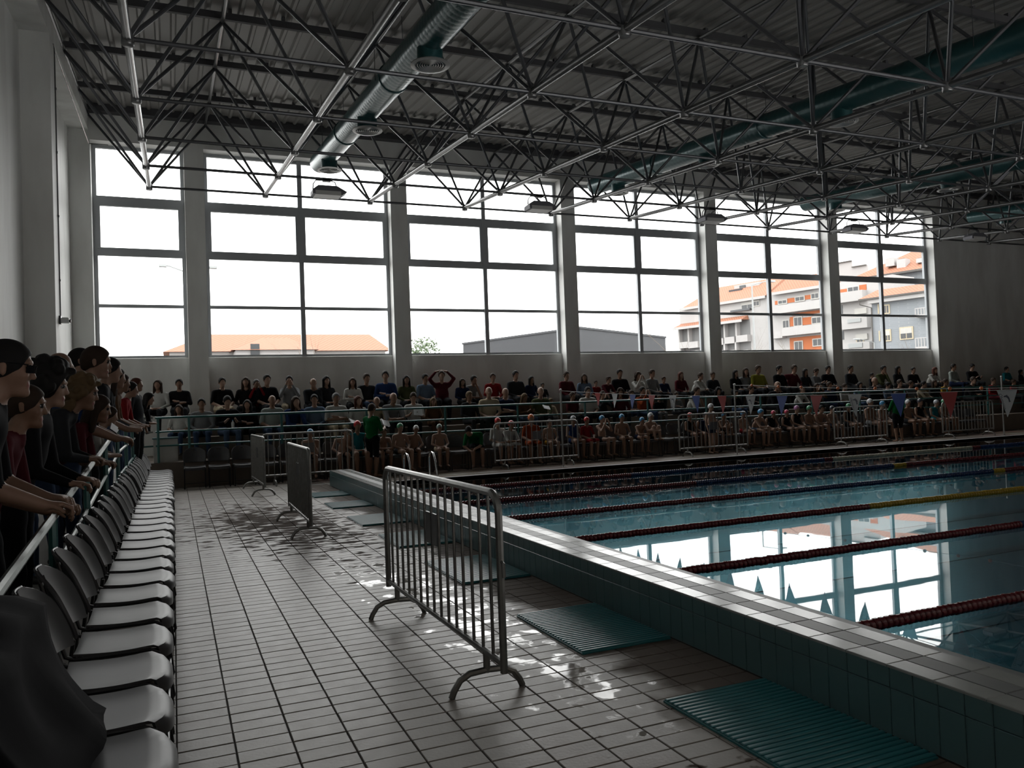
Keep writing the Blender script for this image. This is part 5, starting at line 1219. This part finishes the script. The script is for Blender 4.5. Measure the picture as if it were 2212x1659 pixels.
# standing spectators on the ramp, nearest the camera first
RAMP = [ # px, py of the head, Y, pose, hair, hair colour, top, sleeves, bottom, girth, yaw, detail h, words
 (18, 795, 4.75, 'rail', 'short', 'black', 'black', S_, 'dark', 1.15, .10, .0085, 'man in dark shirt and sunglasses leaning on the ramp rail, nearest the camera'),
 (58, 880, 5.35, 'rail', 'short', 'brown', 'maroon', S_, 'dark', .9, .0, .0085, 'boy in dark red shirt leaning on the rail beside the nearest man'),
 (108, 838, 6.05, 'rail', 'curly', 'black', 'black', L_, 'black', 1.3, -.05, .009, 'woman with bushy dark hair in black jacket at the ramp rail'),
 (132, 792, 8.6, 'folded', 'bald', 'black', 'dark', L_, 'dark', 1.0, .2, .012, 'balding man standing behind the dark-haired woman by the wall'),
 (180, 850, 7.15, 'hang', 'curly', 'light', 'dark', L_, 'jeans', 1.0, .0, .0095, 'woman with curly light brown hair leaning over the ramp rail'),
 (176, 782, 9.3, 'stand', 'short', 'black', 'grey', L_, 'dark', 1.05, .1, .012, 'dark-haired man standing behind the man in blue on the ramp'),
 (209, 776, 8.05, 'rail', 'short', 'brown', 'blue', S_, 'jeans', 1.2, .05, .0095, 'tall man in blue t-shirt with bent arms at the ramp rail'),
 (213, 884, 7.7, 'hang', 'long', 'brown', 'maroon', S_, 'jeans', .88, -.05, .011, 'brown-haired girl leaning over the rail under the man in blue'),
 (240, 801, 9.7, 'rail', 'short', 'black', 'dark', S_, 'dark', 1.05, .1, .013, 'dark-haired man past the man in blue on the ramp'),
 (252, 818, 10.7, 'rail', 'long', 'brown', 'dark', L_, 'dark', 1.0, .0, .014, 'woman with long brown hair in dark top halfway along the rail'),
 (264, 828, 11.9, 'rail', 'short', 'brown', 'brown', S_, 'jeans', 1.0, .0, .014, 'man in brown shirt at the top of the ramp'),
 (236, 900, 9.2, 'hang', 'short', 'brown', 'white', S_, 'jeans', .8, .0, .013, 'small boy in white shirt leaning low over the ramp rail'),
 (284, 842, 14.0, 'rail', 'short', 'black', 'red', S_, 'jeans', 1.05, -.1, .015, 'man in red shirt at the far end of the ramp rail'),
 (296, 832, 15.6, 'stand', 'short', 'auburn', 'dark', L_, 'dark', 1.0, -.3, .016, 'auburn-haired person standing at the far end of the ramp'),
 (322, 862, 17.0, 'hang', 'long', 'black', 'black', L_, 'jeans', .95, -.3, .016, 'girl with long black hair leaning on the stand corner rail'),
]
M_lens = mat('black_sunglass_lens', (.008, .008, .01), .08)
for n, (px, py, Y, pose, hk, hc, top, sl, bot, gth, yaw, h, words) in enumerate(RAMP):
    c = onY(px, py, Y); J = joints(pose); fl = max(zramp(Y), .004); s = (c[2] - fl) / J['hd'][2]; rz = math.pi / 2 + yaw
    s = min(s, 1.12); hx = -math.sin(rz) * J['hd'][1] * s; hy = math.cos(rz) * J['hd'][1] * s
    sk = M_skin[n % 3]; det = h < .012
    o = person((c[0] - hx, Y - hy, fl), rz, pose, s, words, 'spectators standing along the ramp', outfit(top, bot, sl, sk), hk, HCOL[hc], h=h, detail=det, girth=gth, hy_h=.008 if det else .013)
    if n == 2: o.children[0].scale = (1.28, 1.28, 1.28)
    if n == 0:
        g = MB()
        for sx in (-1, 1): g.sheet([[(sx * (.008 + .052 * u), -.108 + .035 * (u ** 2), .034 - .036 * v - .006 * u) for v in (0, .33, .66, 1)] for u in np.linspace(0, 1, 6)], .002)
        g.tube([(-.02, -.11, .03), (.02, -.11, .03)], .003, 5)
        for sx in (-1, 1): g.tube([(sx * .06, -.078, .03), (sx * .083, -.02, .03), (sx * .086, .03, .025)], .0028, 5)
        go = g.build('sunglasses', M_lens, o, True); go.matrix_basis = Matrix.Translation(J['hd']) @ Matrix.Rotation(J.get('hpit', 0), 4, 'X')
# a phone and a dark coat over the first chairs
p = onX(246, 925, -.50); ph = thing('phone', 'bright phone held out over the rail past the girl', 'phone', tuple(p)); ph.rotation_euler = (.5, .7, .3)
MB().bbox(-.038, .038, -.075, .075, -.004, .004, .002).build('case', M_black, ph); MB().box(-.034, .034, -.068, .068, .004, .005).build('screen', M_paper, ph)
ct = thing('draped_coat', 'black coat draped over the nearest chair backs and rail', 'coat')
rnd = random.Random(3); P = []
for i in range(15):
    u = i / 14; y = 2.30 + .98 * u; row = []
    for j in range(17):
        v = j / 16
        if v < .3: q = v / .3; x, z = -.72 - .02 * math.sin(6 * u), .35 + .58 * q
        elif v < .5: q = (v - .3) / .2; x, z = -.72 + .28 * q, .93 + .03 * math.sin(math.pi * q) - .03 * q
        else: q = (v - .5) / .5; x, z = -.44 + .20 * q ** 1.6, .90 - .42 * q ** .9
        z += .018 * math.sin(9 * u + 3 * v) + .012 * math.sin(17 * u - 5 * v); x += .014 * math.sin(11 * u + 7 * v)
        if v > .5: z = max(z, .478)
        row.append((x, y + .03 * math.sin(8 * v), z))
    P.append(row)
co_ = MB().sheet(P, -.02).build('cloth', cloth('black'), ct); co_.data.polygons.foreach_set('use_smooth', [True] * len(co_.data.polygons))
